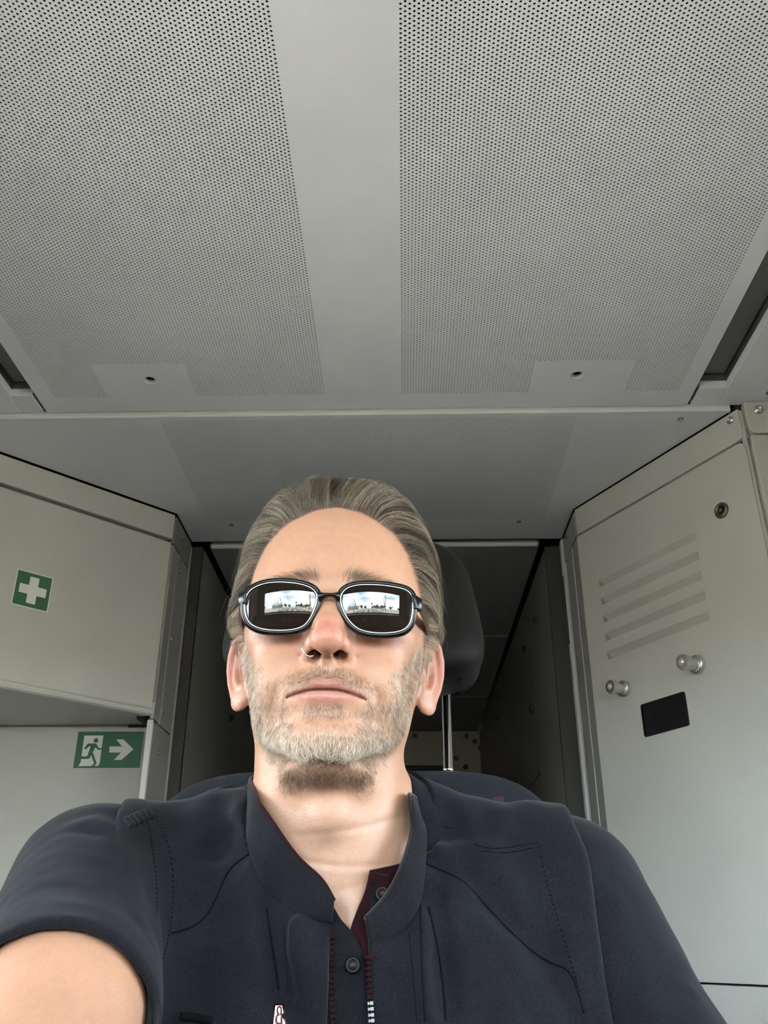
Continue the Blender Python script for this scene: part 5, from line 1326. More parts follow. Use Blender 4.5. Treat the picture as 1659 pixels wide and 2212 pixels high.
# polo shirt: trunk and sleeves
PF = [(poly3(px, 0.008), 2.0, a * 2.0, w + 0.6) for px, a, w in (
    ([(12, 1998), (60, 1976), (120, 1970), (172, 1978)], 1.5, 2.8), ([(0, 2026), (70, 2004), (150, 2006), (190, 2014)], 1.7, 3.2), ([(60, 2050), (110, 2044), (150, 2030)], 1.3, 2.6), ([(10, 2085), (60, 2064), (130, 2060), (175, 2070)], 1.4, 3.0),
    ([(110, 1868), (160, 1862), (205, 1872)], 0.8, 3.5), ([(60, 1935), (140, 1925), (190, 1932)], 0.7, 4), ([(225, 1800), (262, 1860), (278, 1930), (280, 1990)], 1.5, 6), ([(170, 1800), (200, 1792), (240, 1812), (262, 1850)], 2.6, 6), ([(150, 1812), (180, 1818), (215, 1822)], -1.4, 4),
    ([(1330, 1960), (1360, 2060), (1380, 2150)], 0.9, 8), ([(1300, 2060), (1350, 2160), (1400, 2200)], 0.8, 8), ([(1478, 2150), (1500, 2180), (1530, 2200)], 1.6, 5))]
def polo_sdf(p):
    b = np.minimum(1e3, trunk_sdf(p)); a = arms_sdf(p) - 2.5
    z = p[:, 2]
    b = smin(b, a, 34)
    f = 0.6 * nz3(p, 0.035, 51) + 0.3 * nz3(p, 0.09, 52)
    o = b - 7.0 - f - folds(p, PF)
    tl = (p - SHL) @ ARML; tr = (p - SHR) @ ARMR
    o = np.maximum(o, -np.maximum(a - 0.5, 150 - tl)); o = np.maximum(o, -np.maximum(a - 0.5, 195 - tr))
    armL = (p[:, 0] < -120) & (p[:, 1] < 140); armR = (p[:, 0] > 150)
    cl = np.where(armL | (p[:, 1] < 42) & (p[:, 0] < -70), tl - 172, -1e3); cr = np.where(armR, tr - 215, -1e3)
    o = np.maximum(o, np.maximum(cl, cr))
    o = np.maximum(o, -neck_gap(p, 66, 70))
    vx, vz = p[:, 0], p[:, 2]                       # open neck in front
    wedge = np.maximum(np.maximum(np.abs(vx - 22) - 20 - (vz + 228) * 0.6, -(vz + 252)), p[:, 1] - 80)
    o = np.maximum(o, -wedge)
    o = np.maximum(o, -(z + 640))
    return o
gx = axis([(-330, -100, 2.2), (-100, 100, 3.4), (100, 330, 2.8)]); gy = axis([(-60, 180, 2.6), (180, 270, 4)]); gz = axis([(-646, -320, 5), (-320, -90, 2.4)])
PV, PFc = grow(polo_sdf, gx, gy, gz, slack=2.2)
polo = mesh_np('polo_shirt', to_world(PV), PFc, M_POLO, PER)
def vert_smooth(o, it=2):
    md = o.modifiers.new('smooth', 'SMOOTH'); md.factor = 0.5; md.iterations = it
vert_smooth(polo, 5)
polo['label'] = 'navy short-sleeved polo shirt with burgundy lining'
# vest
VFO = [(poly3(px, 0.0165), 5.0, a * 2.6, w * 0.7 + 1) for px, a, w in (
    ([(585, 1960), (600, 2060), (610, 2150)], -2.6, 5), ([(640, 2010), (668, 2075), (690, 2130)], 2.2, 6), ([(655, 1995), (690, 2050), (708, 2090)], 1.6, 5), ([(640, 2060), (660, 2130), (690, 2190)], 1.6, 6),
    ([(500, 1900), (510, 2000), (520, 2150)], 2.0, 14), ([(440, 1900), (430, 1960), (400, 1990)], 1.6, 10), ([(545, 1890), (556, 1990), (560, 2100)], 2.0, 9),
    ([(440, 1730), (425, 1780), (440, 1810)], 1.8, 9), ([(1060, 1750), (1090, 1780), (1085, 1800)], 2.4, 8), ([(1010, 1740), (1060, 1850), (1110, 1960)], 1.8, 9), ([(960, 1760), (1010, 1870), (1080, 1990)], -1.6, 10),
    ([(930, 1930), (950, 2050), (965, 2180)], -2.4, 5), ([(910, 1900), (925, 2040), (930, 2190)], 2.0, 8), ([(1060, 2020), (1120, 2120), (1180, 2210)], 1.8, 11), ([(985, 1990), (1040, 2100), (1090, 2200)], 1.2, 12), ([(1220, 2010), (1235, 2090), (1255, 2160)], 1.5, 7))]
XL0, XR0 = 5.0, 31.0
def vest_sdf(p):
    b = vest_base(p); x, y, z = p[:, 0], p[:, 1], p[:, 2]
    f = 1.3 * nz3(p, 0.03, 53) + 0.6 * nz3(p, 0.08, 54)
    edge = 8.0 * sstep(110, 190, np.abs(x - BX)) * (x > 0) + 4 * sstep(90, 160, np.abs(x - BX)) * (x < 0)
    yc = 98 - (z + 150) * 0.30; rn = np.sqrt((x + 2) ** 2 + (y - yc) ** 2)
    o = b - 15.5 + 5.5 * sstep(108, 80, rn) * sstep(-250, -205, z) - edge - f - folds(p, VFO)
    xl = np.where(z > -260, -163 + np.clip(-146 - z, -40, 114) * 0.30, -128.8) + np.clip(62 - y, 0, 130) * 0.42; xr = 193 - 6 * sstep(-180, -140, z)
    o = smax(o, np.maximum(xl - x, x - xr), 5.0)
    o = np.maximum(o, -neck_gap(p, 63, 60))
    phi = np.abs(np.degrees(np.arctan2(x + 2, -(y - yc))))
    zs = np.interp(phi, [0, 30, 45, 60, 75, 90, 110, 135, 180], [-208, -196, -184, -170, -155, -138, -120, -110, -106])
    zs = zs - 26 * sstep(10, 40, x) * sstep(70, 100, phi)
    zs = zs + np.where(x < -2, 9, -14) * np.exp(-((phi - 72) / 25) ** 2)
    o = np.maximum(o, -np.maximum(rn - np.where(phi < 50, 130, np.where(x > 0, 82, 97)), (zs - z) * 0.75))
    slit = np.maximum(np.maximum(XL0 - x, x - XR0), y - 100)
    o = np.maximum(o, -slit)
    return np.maximum(o, -(z + 540))
gx = axis([(-190, -100, 2.4), (-100, 100, 2.6), (100, 215, 2.4)]); gy = axis([(-60, 290, 3.0)]); gz = axis([(-546, -320, 5), (-320, -60, 2.4)])
VV, VFc = grow(vest_sdf, gx, gy, gz, slack=2.2)
vest = mesh_np('vest', to_world(VV), VFc, M_VEST, PER); vert_smooth(vest, 6)
vest['label'] = 'navy work vest with stand collar and open burgundy zip'
VBVH = BVHTree.FromPolygons([tuple(v) for v in to_world(VV)], [tuple(f) for f in VFc.tolist()])
PBVH = BVHTree.FromPolygons([tuple(v) for v in to_world(PV)], [tuple(f) for f in PFc.tolist()])
print('clothes', len(PV), len(VV), round(_t.time() - _t0, 1))
def sheet(name, A, B, m, parent, thick=0.0018, nu=40, nv=8, bulge=0.0, mode=None):
    """cloth strip between two 3-D edges (lists of points), with thickness"""
    A = spline(A, nu); B = spline(B, nu); V = []; F = []
    toC = np.array(CAM)
    for j in range(nv + 1):
        t = j / nv; r = A * (1 - t) + B * t
        n = unit(toC - r); r = r + n * bulge * math.sin(math.pi * t)
        V.append(r)
    V = np.concatenate(V); k = nu
    for j in range(nv):
        for i in range(nu - 1): F.append((j * k + i, j * k + i + 1, (j + 1) * k + i + 1, (j + 1) * k + i))
    o = mesh_np(name, V, np.array(F), m, parent)
    md = o.modifiers.new('solid', 'SOLIDIFY'); md.thickness = thick; md.offset = 0
    return o
def seam(px, off, rad, m, parent, name='seam', bvh=None, n=50, dash=0):
    pts = spline([hit(x, y, bvh or VBVH, off) for x, y in px], n)
    pts = np.array([hit_near(q, bvh or VBVH, off) for q in pts])
    for _ in range(14): pts[1:-1] = (pts[:-2] + 2 * pts[1:-1] + pts[2:]) / 4
    bm = bmesh.new()
    if dash:
        for i in range(0, n - 1, 2): tube(bm, [Vector(pts[i]), Vector(pts[i + 1])], rad, 5)
    else: tube(bm, [Vector(q) for q in pts], rad, 6)
    o = obj(name, bm, m, parent, smooth=True)
    if dash: o['kind'] = 'stuff'
    return o
def hit_near(q, bvh, off):
    d = (Vector(q) - CAM).normalized(); l, n, i, t = bvh.ray_cast(CAM, d)
    if l is None or (l - Vector(q)).length > 0.03: return tuple(q)
    return tuple(l + n * (off if n.dot(-d) > 0 else -off) * 1.0) if n is not None else tuple(l)
def W3(x, y, z): return Vector(to_world(np.array([[x, y, z]], float))[0])
# stand collar: two halves from the nape to the zip
def vsurf(px, py, sgn):
    """front vest surface beside the slit at picture height py"""
    for k in range(0, 40, 2):
        d = ray(px + sgn * k, py).normalized(); l, n, i, t = VBVH.ray_cast(CAM, d)
        if l is not None and (l - CAM).length < (hit(px + sgn * k, py) - CAM).length - 0.009: return at_depth(px, py, (l - CAM).dot(CR @ Vector((0, 0, -1))) - 0.001)
    return hit(px, py, None, 0.016)
def collar(side, bot, top, nb, nt):
    B_ = [nb[0], nb[1]] + [vsurf(x, y, side) for x, y in bot]
    T_ = [nt[0], nt[1]] + [hit(x, y, None, o_) for x, y, o_ in top]
    o = sheet('collar', B_, T_, M_VEST, vest, 0.004, 60, 10, 0.002)
    o.modifiers.new('sub', 'SUBSURF').levels = 1
    return o, B_, T_
cl, BL_, TL_ = collar(-1, [(536, 1800), (561, 1893), (612, 1947), (668, 1977), (719, 1991)], [(549, 1712, .016), (590, 1778, .017), (642, 1850, .018), (694, 1900, .018), (722, 1946, .018)],
    [W3(0, 180, -150), W3(-63, 150, -138)], [W3(0, 172, -116), W3(-64, 138, -106)])
cr_, BR_, TR_ = collar(1, [(916, 1790), (915, 1880), (900, 1962), (862, 2013), (796, 2037)], [(884, 1716, .016), (889, 1790, .026), (868, 1870, .032), (836, 1932, .026), (789, 1985, .024)],
    [W3(0, 180, -150), W3(64, 150, -164)], [W3(0, 172, -116), W3(65, 136, -132)])
for T_ in (TL_, TR_):                               # burgundy binding along the top edge
    bm = bmesh.new(); tube(bm, [Vector(q) for q in spline(T_, 50)], 0.0016, 6); obj('binding', bm, M_WINE if T_ is TL_ else cloth_mat('edge_binding', (0.0135, 0.0099, 0.0094)), vest, smooth=True)
for B_ in (BL_, BR_):
    bm = bmesh.new(); tube(bm, [Vector(q) for q in spline(B_, 50)], 0.0013, 6); obj('collar_seam', bm, M_VEST, vest, smooth=True)
# polo front edge and its burgundy inside
def strip(name, a, b, m, parent, off, thick=0.0016, bvh=None, nv=6):
    return sheet(name, [hit(x, y, bvh, o_) for x, y, o_ in a], [hit(x, y, bvh, o_) for x, y, o_ in b], m, parent, thick, 40, nv)
o = strip('placket_lining', [(800, 1880, .012), (789, 1925, .008), (770, 1970, .007), (757, 2012, .008), (772, 2036, .008), (786, 2075, .0075), (792, 2130, .0075)],
      [(880, 1862, .008), (878, 1900, .010), (850, 1950, .010), (815, 1990, .010), (815, 2030, .009), (812, 2075, .009), (812, 2130, .009)], M_WINE, polo, 0)
o['label'] = 'burgundy lining of the open polo placket'
o = strip('collar_stand', [(800, 1880, .013), (836, 1888, .010), (872, 1868, .008), (886, 1800, .008), (884, 1722, .010)], [(798, 1900, .010), (836, 1930, .012), (880, 1905, .012), (896, 1810, .014), (892, 1722, .016)], M_WINE, polo, 0); o['label'] = 'burgundy inner collar stand'
strip('placket', [(722, 1962, .009), (735, 1984, .0095), (757, 2010, .010), (775, 2040, .010), (787, 2078, .010), (793, 2130, .010), (800, 2225, .010)],
      [(700, 1962, .008), (703, 1990, .008), (703, 2020, .008), (704, 2050, .008), (706, 2085, .008), (708, 2130, .008), (712, 2225, .008)], M_POLO, polo, 0)
def button(px, py, r, m, off, tilt=None):
    p = hit(px, py, None, off); n = (CAM - p).normalized()
    n = (n + Vector((0, -0.2, 0.25))).normalized() if tilt is None else tilt
    bm = bmesh.new(); lathe(bm, [(r, 0), (r * 1.02, r * .18), (r * .9, r * .36), (r * .66, r * .36), (r * .58, r * .2), (0, r * .2)], 24, p, n); b = obj('button', bm, m, polo, smooth=True)
    q = Vector((0, 0, 1)).rotation_difference(n)
    for a, c in ((-1, -1), (1, -1), (1, 1), (-1, 1)):
        bm = bmesh.new(); lathe(bm, [(r * .11, 0), (r * .11, r * .05)], 8, p + q @ Vector((a * r * .2, c * r * .2, r * .2)), n); obj('thread_hole', bm, M_GAP, polo)
    return b
button(762, 2085, 0.0052, M_NAVYB, 0.0122); button(826, 1931, 0.0050, M_WINEB, 0.0150)['label'] = 'burgundy button'
# zip
for sgn, pxs, worn in ((-1, [(713, 2018), (716, 2060), (715, 2110), (717, 2160), (722, 2235)], 99), (1, [(799, 2062), (797, 2100), (799, 2140), (802, 2180), (805, 2235)], 8)):
    path = spline([vsurf(x, y, sgn) for x, y in pxs], 200)
    seg_ = np.r_[0, np.cumsum(np.linalg.norm(np.diff(path, axis=0), axis=1))]
    T_ = [Vector(q) for q in path[::10]]
    outw = Vector((sgn * 0.0075, 0.002, 0))
    o = sheet('zip_tape', [q + Vector((0, 0.0012, 0)) for q in T_], [q + outw for q in T_], M_TAPE, vest, 0.001, 40, 3)
    nT = int(seg_[-1] / 0.0034); tm = None
    for k in range(nT):
        s = 0.0016 + k * 0.0034; i = np.searchsorted(seg_, s)
        if i >= len(path) - 1: break
        c = Vector(path[i]); tn = Vector(path[min(i + 3, len(path) - 1)] - path[i - 1]).normalized(); fwd = (CAM - c).normalized(); sd = tn.cross(fwd).normalized()
        if sd.x * sgn > 0: sd = -sd
        if tm is None or k in (0, worn):
            bm = bmesh.new()
            box(bm, (-0.0016, -0.0010, -0.0010), (0.0006, 0.0010, 0.0010)); box(bm, (0.0005, -0.0005, -0.0008), (0.0015, 0.0005, 0.0008)); box(bm, (0.0014, -0.0009, -0.0007), (0.0021, 0.0009, 0.0007))
            if k == 0: 
                for v in bm.verts: v.co *= 1.5
            me = bpy.data.meshes.new('zipper_tooth'); bm.to_mesh(me); bm.free(); me.materials.append(M_ZIPW if k >= worn else M_ZIP)
            if k: tm = me
        o = bpy.data.objects.new('zipper_tooth', me); COL.objects.link(o)
        M_ = Matrix((sd, tn, fwd)).transposed().to_4x4(); M_.translation = c + fwd * 0.0012
        o.parent = vest; o.matrix_world = M_
        if k >= worn: o['label'] = 'worn silvery zip tooth'
# seam and fold lines, stitching
M_CORD = cloth_mat('dark_navy_cord', (0.0022, 0.0023, 0.0032), 1500, 0.1, 0.0)
for px in ([(542, 1843), (520, 1858), (492, 1882), (472, 1930), (455, 1966), (430, 1994), (400, 2008), (370, 2016)],
           [(915, 1862), (935, 1875), (960, 1881), (1000, 1898), (1035, 1940), (1065, 1975), (1095, 2005), (1120, 2031), (1150, 2056), (1180, 2077), (1205, 2085), (1230, 2092), (1243, 2120), (1262, 2190)],
           [(575, 1962), (583, 2020), (592, 2075), (602, 2140)], [(926, 1960), (940, 2020), (948, 2060), (958, 2140), (962, 2205)], [(905, 1890), (909, 1980), (912, 2080), (918, 2205)]):
    seam(px, 0.0005, 0.0007, M_CORD, vest, 'seam_fold_line')  # dark cords along seams and folds, crease shade put into their colour
for px in ([(330, 1762), (355, 1800), (372, 1870), (374, 1940), (368, 2000), (358, 2050), (345, 2095)], [(318, 1770), (330, 1840), (338, 1920), (336, 2000), (330, 2060)],
           [(1165, 1828), (1180, 1900), (1200, 1970), (1225, 2050), (1246, 2125), (1262, 2190)], [(1025, 1824), (1060, 1833), (1095, 1831), (1160, 1820)], [(1040, 1838), (1095, 1842), (1150, 1832)],
           [(612, 1996), (615, 2040), (620, 2090), (622, 2150)], [(884, 2016), (889, 2070), (894, 2130), (900, 2205)], [(920, 1795), (950, 1785), (980, 1790)]):
    seam(px, 0.0001, 0.00042, M_THREAD, vest, 'stitching', n=70, dash=1)
for k, (x, y) in enumerate(((272, 1772), (282, 1767), (293, 1762), (304, 1757), (315, 1753))):   # gathered shoulder
    seam([(x, y), (x + 8, y + 8), (x + 14, y + 17)], 0.0012, 0.0026, M_VEST, vest, 'gather', n=10)
# burgundy-edged name patch, its letter mirrored as in the picture
pts = [hit(x, y, VBVH, 0.0006) for x, y in ((592, 2172), (611, 2172), (618, 2222), (586, 2222))]
nP = (pts[1] - pts[0]).cross(pts[3] - pts[0]).normalized(); nP = nP if nP.dot(CAM - pts[0]) > 0 else -nP
f = lambda u, v, l=0: (pts[3] * (1 - u) + pts[2] * u) * (1 - v) + (pts[0] * (1 - u) + pts[1] * u) * v + nP * l
class _FN: pass
bm = bmesh.new(); flat(bm, f, [(-.06, -.05), (1.06, -.05), (1.08, 1.05), (-.04, 1.08)], 0.0, nP, 0.0008); pt = obj('patch', bm, M_ZIP, vest); pt['label'] = 'white patch edged in burgundy with a mirrored letter'
bm = bmesh.new(); flat(bm, f, [(.08, .04), (.95, .04), (.84, .95), (.12, .95)], 0.0009, nP, 0.0004); obj('patch_field', bm, mat('patch_white', (0.78, 0.76, 0.76), 0.7), vest)
M_PB = mat('patch_burgundy', (0.075, 0.008, 0.014), 0.6)
def stroke(us, w=0.075):
    bm = bmesh.new(); q = spline(us, 24)
    for a_, b_ in zip(q[:-1], q[1:]):
        d = np.array([b_[1] - a_[1], a_[0] - b_[0]]); d = d / (np.linalg.norm(d) + 1e-9) * w * np.array([1, .55])
        a2 = a_ - (b_ - a_) * .15; b2 = b_ + (b_ - a_) * .15
        flat(bm, f, [tuple(a2 + d), tuple(b2 + d), tuple(b2 - d), tuple(a2 - d)], 0.0013, nP, 0.0003)
    return obj('letter', bm, M_PB, vest)
stroke([(.70, .88), (.69, .64), (.68, .40), (.67, .16)])
stroke([(.70, .87), (.45, .88), (.34, .78), (.38, .60), (.68, .55)]); stroke([(.68, .55), (.36, .52), (.26, .36), (.34, .18), (.67, .15)])
stroke([(.94, .75), (.93, .5), (.95, .30), (1.0, .18)], .06)
# pocket welt at the lower edge of the picture
seam([(392, 2196), (420, 2198), (460, 2206)], 0.0008, 0.0028, M_CORD, vest, 'pocket_welt', n=16)
# trousers, out of the picture below
def leg(p, sg):
    hp = np.array([BX + sg * 90, 120, -640]); kn = np.array([BX + sg * 120, -300, -590]); an = np.array([BX + sg * 120, -330, -1010])
    return np.minimum(cap(p, hp, kn, 95, 66), cap(p, kn, an, 66, 50))
def trousers_sdf(p): return smin(smin(leg(p, 1), leg(p, -1), 30), ell(p, (BX, 150, -610), (165, 125, 110)), 50)
TV, TF = grow(trousers_sdf, axis([(-330, 340, 14)]), axis([(-430, 300, 14)]), axis([(-1060, -470, 14)]), slack=2.5)
mesh_np('trousers', to_world(TV), TF, M_VEST, PER)['label'] = 'navy trousers'
for sg in (1, -1):
    c = np.array([BX + sg * 120, -370, -1150]); q = W3(*c); bm = bmesh.new(); superbox(bm, (q.x, q.y, 0.055 + 0.0), (0.05, 0.14, 0.055), 0.6, 24, 14); obj('shoe', bm, M_BLACK, PER, smooth=True)
    an = W3(BX + sg * 120, -330, -1010); bm = bmesh.new(); tube(bm, [an, Vector((an.x, an.y, 0.07))], 0.045, 14); obj('sock', bm, M_GAP, PER, smooth=True)
# ------------------------------------------------------------------ sunglasses
GB = at_depth(712, 1288, 0.6425)                   # middle of the bridge
PANTO, WRAP = R(9.5), 0.42
GM = (Matrix.Rotation(R(1.4), 3, 'Z') @ Matrix.Rotation(-HPIT * 0 - PANTO * -1.0 * 1.0, 3, 'X') @ Matrix.Rotation(R(1.6), 3, 'Y'))
# local axes: x across, z up along the front, y back; lower rim sits nearer the face
def gl(u, v, back=0.0): return GB + GM @ Vector((u, back + u * u / (2 * WRAP), v))
GI = GM.transposed()
def g_uv(px, py):
    d = GI @ ray(px, py); o = GI @ (CAM - GB); t = -o.y / d.y
    for _ in range(6):
        u = o.x + d.x * t; t = (u * u / (2 * WRAP) - o.y) / d.y
    p = o + d * t; return (p.x, p.z)
Z = lambda x, y: g_uv(500 + x / 3.7705, 1220 + y / 3.7705)
def closed(pts, n):
    P = np.array(pts); P = np.vstack([P[-2:], P, P[:2]]); m = len(pts); out = []
    for s in np.linspace(0, m, n, endpoint=False):
        i = int(s) + 1; t = s - int(s); a, b, c, d = P[i:i + 4]
        out.append(0.5 * ((2 * b) + (c - a) * t + (2 * a - 5 * b + 4 * c - d) * t * t + (3 * b - a - 3 * c + d) * t ** 3))
    out = np.array(out)
    seg_ = np.r_[0, np.cumsum(np.linalg.norm(np.diff(np.vstack([out, out[:1]]), axis=0), axis=1))]
    q = np.linspace(0, seg_[-1], n, endpoint=False); o2 = np.vstack([out, out[:1]])
    return np.c_[np.interp(q, seg_, o2[:, 0]), np.interp(q, seg_, o2[:, 1])]
LI = [(105, 320), (118, 258), (152, 207), (215, 170), (310, 147), (420, 143), (530, 152), (620, 173), (672, 203), (697, 248), (694, 310), (672, 375), (640, 440), (600, 490), (545, 520), (470, 536), (380, 539), (290, 533), (210, 514), (150, 478), (118, 425), (106, 370)]
RI = [(886, 265), (908, 215), (950, 184), (1020, 166), (1110, 163), (1220, 168), (1320, 180), (1400, 195), (1450, 222), (1476, 270), (1480, 340), (1473, 410), (1456, 475), (1420, 520), (1360, 547), (1270, 560), (1180, 560), (1090, 546), (1020, 517), (960, 462), (918, 395), (893, 330)]
sg_ = tag(empty('sunglasses', GB), 'black framed rectangular sunglasses with mirrored lenses worn by the man', 'sunglasses')
M_FR = mat('black_acetate', (0.004, 0.004, 0.0042), 0.22, spec=0.3)
M_LINE = mat('silver_line', (0.80, 0.80, 0.80), 0.35, metal=0.35)
M_BROWN = mat('dark_brown_acetate', (0.05, 0.028, 0.018), 0.3)
def lens_mat():
    m = bpy.data.materials.new('mirror_lens'); m.use_nodes = True; nt = m.node_tree; N = nt.nodes; L = nt.links
    for n in list(N): N.remove(n)
    o = N.new('ShaderNodeOutputMaterial'); mx = N.new('ShaderNodeMixShader'); g = N.new('ShaderNodeBsdfGlossy'); b = N.new('ShaderNodeBsdfPrincipled')
    g.inputs['Roughness'].default_value = 0.0; g.inputs['Color'].default_value = (1, 0.99, 0.97, 1)
    b.inputs['Base Color'].default_value = (0.012, 0.008, 0.006, 1); b.inputs['Roughness'].default_value = 0.3; b.inputs['Specular IOR Level'].default_value = 0.0
    fr = N.new('ShaderNodeFresnel'); fr.inputs[0].default_value = 1.66
    L.new(fr.outputs[0], mx.inputs[0]); L.new(b.outputs[0], mx.inputs[1]); L.new(g.outputs[0], mx.inputs[2]); L.new(mx.outputs[0], o.inputs[0])
    return m
M_LENS = lens_mat(); LR = 0.092
for loop in (LI, RI):
    C_ = closed([Z(*q) for q in loop], 96); c = C_.mean(0)
    V = []; F = []; nr2 = 16
    for j in range(1, nr2 + 1):
        s = j / nr2
        for q in C_:
            u, v = c + (q - c) * s; V.append(gl(u, v, 0.0004 + (((u - c[0]) ** 2 + (v - c[1]) ** 2)) / (2 * LR) - 0.0026 - (c[0] * 0)))
    V.append(gl(c[0], c[1], 0.0004 - 0.0026)); n = 96
    Fq = [((j - 1) * n + i, (j - 1) * n + (i + 1) % n, j * n + (i + 1) % n, j * n + i) for j in range(1, nr2) for i in range(n)]
    ctr = len(V) - 1
    me = bpy.data.meshes.new('lens'); me.from_pydata([tuple(q) for q in V], [], Fq + [(ctr, (i + 1) % n, i) for i in range(n)]); me.polygons.foreach_set('use_smooth', [True] * len(me.polygons))
    bmx = bmesh.new(); bmx.from_mesh(me); bmesh.ops.recalc_face_normals(bmx, faces=bmx.faces); bmx.to_mesh(me); bmx.free()
    o = link('lens', me, M_LENS); adopt(o, sg_)
    # rim: bevelled section swept round the lens
    def ring(off, back):
        d = np.roll(C_, -1, 0) - np.roll(C_, 1, 0); nn = np.c_[d[:, 1], -d[:, 0]]; nn /= np.linalg.norm(nn, axis=1, keepdims=True)
        if ((C_ + nn * 0.001 - c) ** 2).sum() < ((C_ - c) ** 2).sum(): nn = -nn
        ex = C_ + nn * off
        return [gl(u, v, back + 0.0018 * 0 + (((q[0] - c[0]) ** 2 + (q[1] - c[1]) ** 2)) / (2 * LR) * 0.9 - 0.0026) for (u, v), q in zip(ex, C_)]
    prof = [(-0.0006, 0.0012), (-0.0006, -0.0002), (0.0002, -0.0010), (0.0016, -0.0012), (0.0028, -0.0006), (0.0033, 0.0008), (0.0033, 0.0040), (0.0022, 0.0052), (-0.0006, 0.0050)]
    bm = bmesh.new(); rr_ = [[bm.verts.new(p) for p in ring(o_, b_)] for o_, b_ in prof]
    for a_, b_ in zip(rr_, rr_[1:] + rr_[:1]):
        for i in range(96): bm.faces.new((a_[i], a_[(i + 1) % 96], b_[(i + 1) % 96], b_[i]))
    obj('rim', bm, M_FR, sg_, smooth=True)
    bm = bmesh.new(); tube(bm, [Vector(p) for p in ring(-0.0002, -0.0007)], 0.00042, 6, closed=True); obj('rim_line', bm, M_LINE, sg_, smooth=True)['label'] = 'silver line round the rim'
# bridge
def loft(bm, secs):
    rs_ = [[bm.verts.new(p) for p in s] for s in secs]; n = len(secs[0])
    for a_, b_ in zip(rs_, rs_[1:]):
        for i in range(n): bm.faces.new((a_[i], a_[(i + 1) % n], b_[(i + 1) % n], b_[i]))
    bm.faces.new(rs_[0][::-1]); bm.faces.new(rs_[-1])
secs = []
for xt, yt, xb, yb in ((690, 203, 712, 330), (712, 212, 730, 306), (740, 219, 752, 282), (772, 222, 775, 268), (800, 222, 800, 264), (828, 222, 826, 266), (855, 218, 845, 282), (880, 211, 862, 308), (902, 202, 880, 335)):
    a_ = Z(xt, yt); b_ = Z(xb, yb); m_ = ((a_[0] + b_[0]) / 2, (a_[1] + b_[1]) / 2)
    secs.append([gl(*a_, 0.0028), gl(a_[0], a_[1] - 0.0006, -0.0012), gl(*m_, -0.0026), gl(b_[0], b_[1] + 0.0006, -0.0008), gl(*b_, 0.0028), gl(*m_, 0.0045)])
bm = bmesh.new(); loft(bm, secs); br_ = obj('bridge', bm, M_FR, sg_, smooth=True)
md = br_.modifiers.new('s', 'SUBSURF'); md.levels = 2; md.render_levels = 2
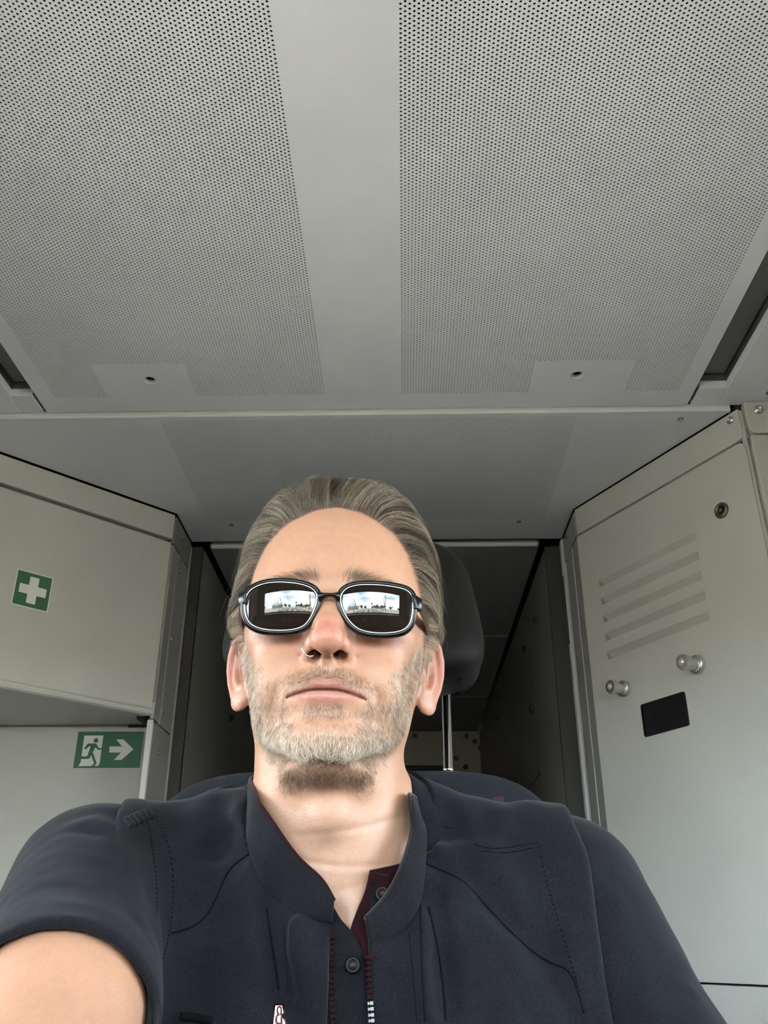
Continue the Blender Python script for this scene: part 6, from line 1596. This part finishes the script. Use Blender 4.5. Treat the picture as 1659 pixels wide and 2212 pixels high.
# end pieces and temples
for sgn, T_, B_, earx in ((-1, (50, 222), (50, 318), -1), (1, (1556, 270), (1552, 372), 1)):
    e0t = Z(130, 205) if sgn < 0 else Z(1462, 225); e0b = Z(112, 335) if sgn < 0 else Z(1486, 380)
    e1t = Z(*T_); e1b = Z(*B_)
    bm = bmesh.new(); secs = []
    for t in np.linspace(0, 1, 5):
        a_ = (e0t[0] * (1 - t) + e1t[0] * t, e0t[1] * (1 - t) + e1t[1] * t); b_ = (e0b[0] * (1 - t) + e1b[0] * t, e0b[1] * (1 - t) + e1b[1] * t); bk = 0.004 * t * t
        secs.append([gl(*a_, 0.0045 + bk), gl(*a_, 0.0004 + bk), gl(a_[0], a_[1] - 0.002, -0.0012 + bk), gl(b_[0], b_[1] + 0.002, -0.0012 + bk), gl(*b_, 0.0004 + bk), gl(*b_, 0.0045 + bk)])
    loft(bm, secs); obj('end_piece', bm, M_FR, sg_, smooth=False, bevel=0.0006)
    h0 = gl((e1t[0] * 2 + e1b[0]) / 3 - sgn * 0.0018, (e1t[1] + e1b[1]) / 2 + 0.001, 0.006)
    hd_ = lambda q: Vector(to_world(from_head(np.array([q], np.float32)))[0])
    e_top = hd_((sgn * 76.5, 90, 0)); e_bk = hd_((sgn * 74, 112, -20)); mid = h0 * 0.5 + e_top * 0.5 + Vector((sgn * 0.002, 0, 0.001))
    path = spline([h0, mid, e_top, e_bk], 24); bm = bmesh.new(); secs = []
    for i, q in enumerate(path):
        w = 0.0052 - 0.0018 * i / 23
        tn = Vector(path[min(i + 1, 23)] - path[max(i - 1, 0)]).normalized(); sd = Vector((1, 0, 0)); up = sd.cross(tn).normalized(); up = up if up.z > -0.5 else -up
        q = Vector(q); secs.append([q + up * w + sd * .0012, q + up * w - sd * .0012, q - up * w - sd * .0012, q - up * w + sd * .0012])
    loft(bm, secs); obj('temple', bm, M_BROWN, sg_, bevel=0.0008)['label'] = 'dark brown temple arm'
# ring through the wing of the nose
hn = lambda q: Vector(to_world(from_head(np.array([q], np.float32)))[0])
c = hn((-13.4, -9.5, -49.5)); ax_u = Vector((0.80, 0.60, 0.0)).normalized(); ax_v = Vector((-0.12, 0.12, 1)).normalized()
bm = bmesh.new(); rN = 0.0053
tube(bm, [c + ax_u * rN * math.cos(t) + ax_v * rN * math.sin(t) for t in np.linspace(0, 2 * math.pi, 40, endpoint=False)], 0.00052, 8, closed=True)
ringo = obj('nose_ring', bm, mat('silver', (0.8, 0.79, 0.77), 0.15, metal=1.0), PER, smooth=True); ringo['label'] = 'small silver nose ring'
for k, t in enumerate(np.linspace(-2.3, -1.0, 6)):
    bm = bmesh.new(); bmesh.ops.create_icosphere(bm, subdivisions=2, radius=0.00085, matrix=Matrix.Translation(c + ax_u * rN * math.cos(t) + ax_v * rN * math.sin(t))); obj('bead', bm, MATS['silver'], ringo, smooth=True)
# ------------------------------------------------------------------ the phone in the raised hand
ph = tag(empty('phone', CAM + CR @ Vector((0, -0.07, 0.008))), 'black phone held up in the outstretched hand', 'phone')
def phone_box(w, h, z0, z1, r=0.009):
    bm = bmesh.new(); pts = rounded([(-w, -h), (w, -h), (w, h), (-w, h)], r)
    prism(bm, [CAM + CR @ Vector((x, y - 0.068, z0)) for x, y in pts], CR @ Vector((0, 0, z1 - z0))); return bm
obj('case', phone_box(0.036, 0.074, 0.006, 0.014), M_BLACK, ph, bevel=0.0015); obj('display', phone_box(0.034, 0.072, 0.0055, 0.006, 0.007), mat('phone_glass', (0.006, 0.006, 0.008), 0.05), ph)
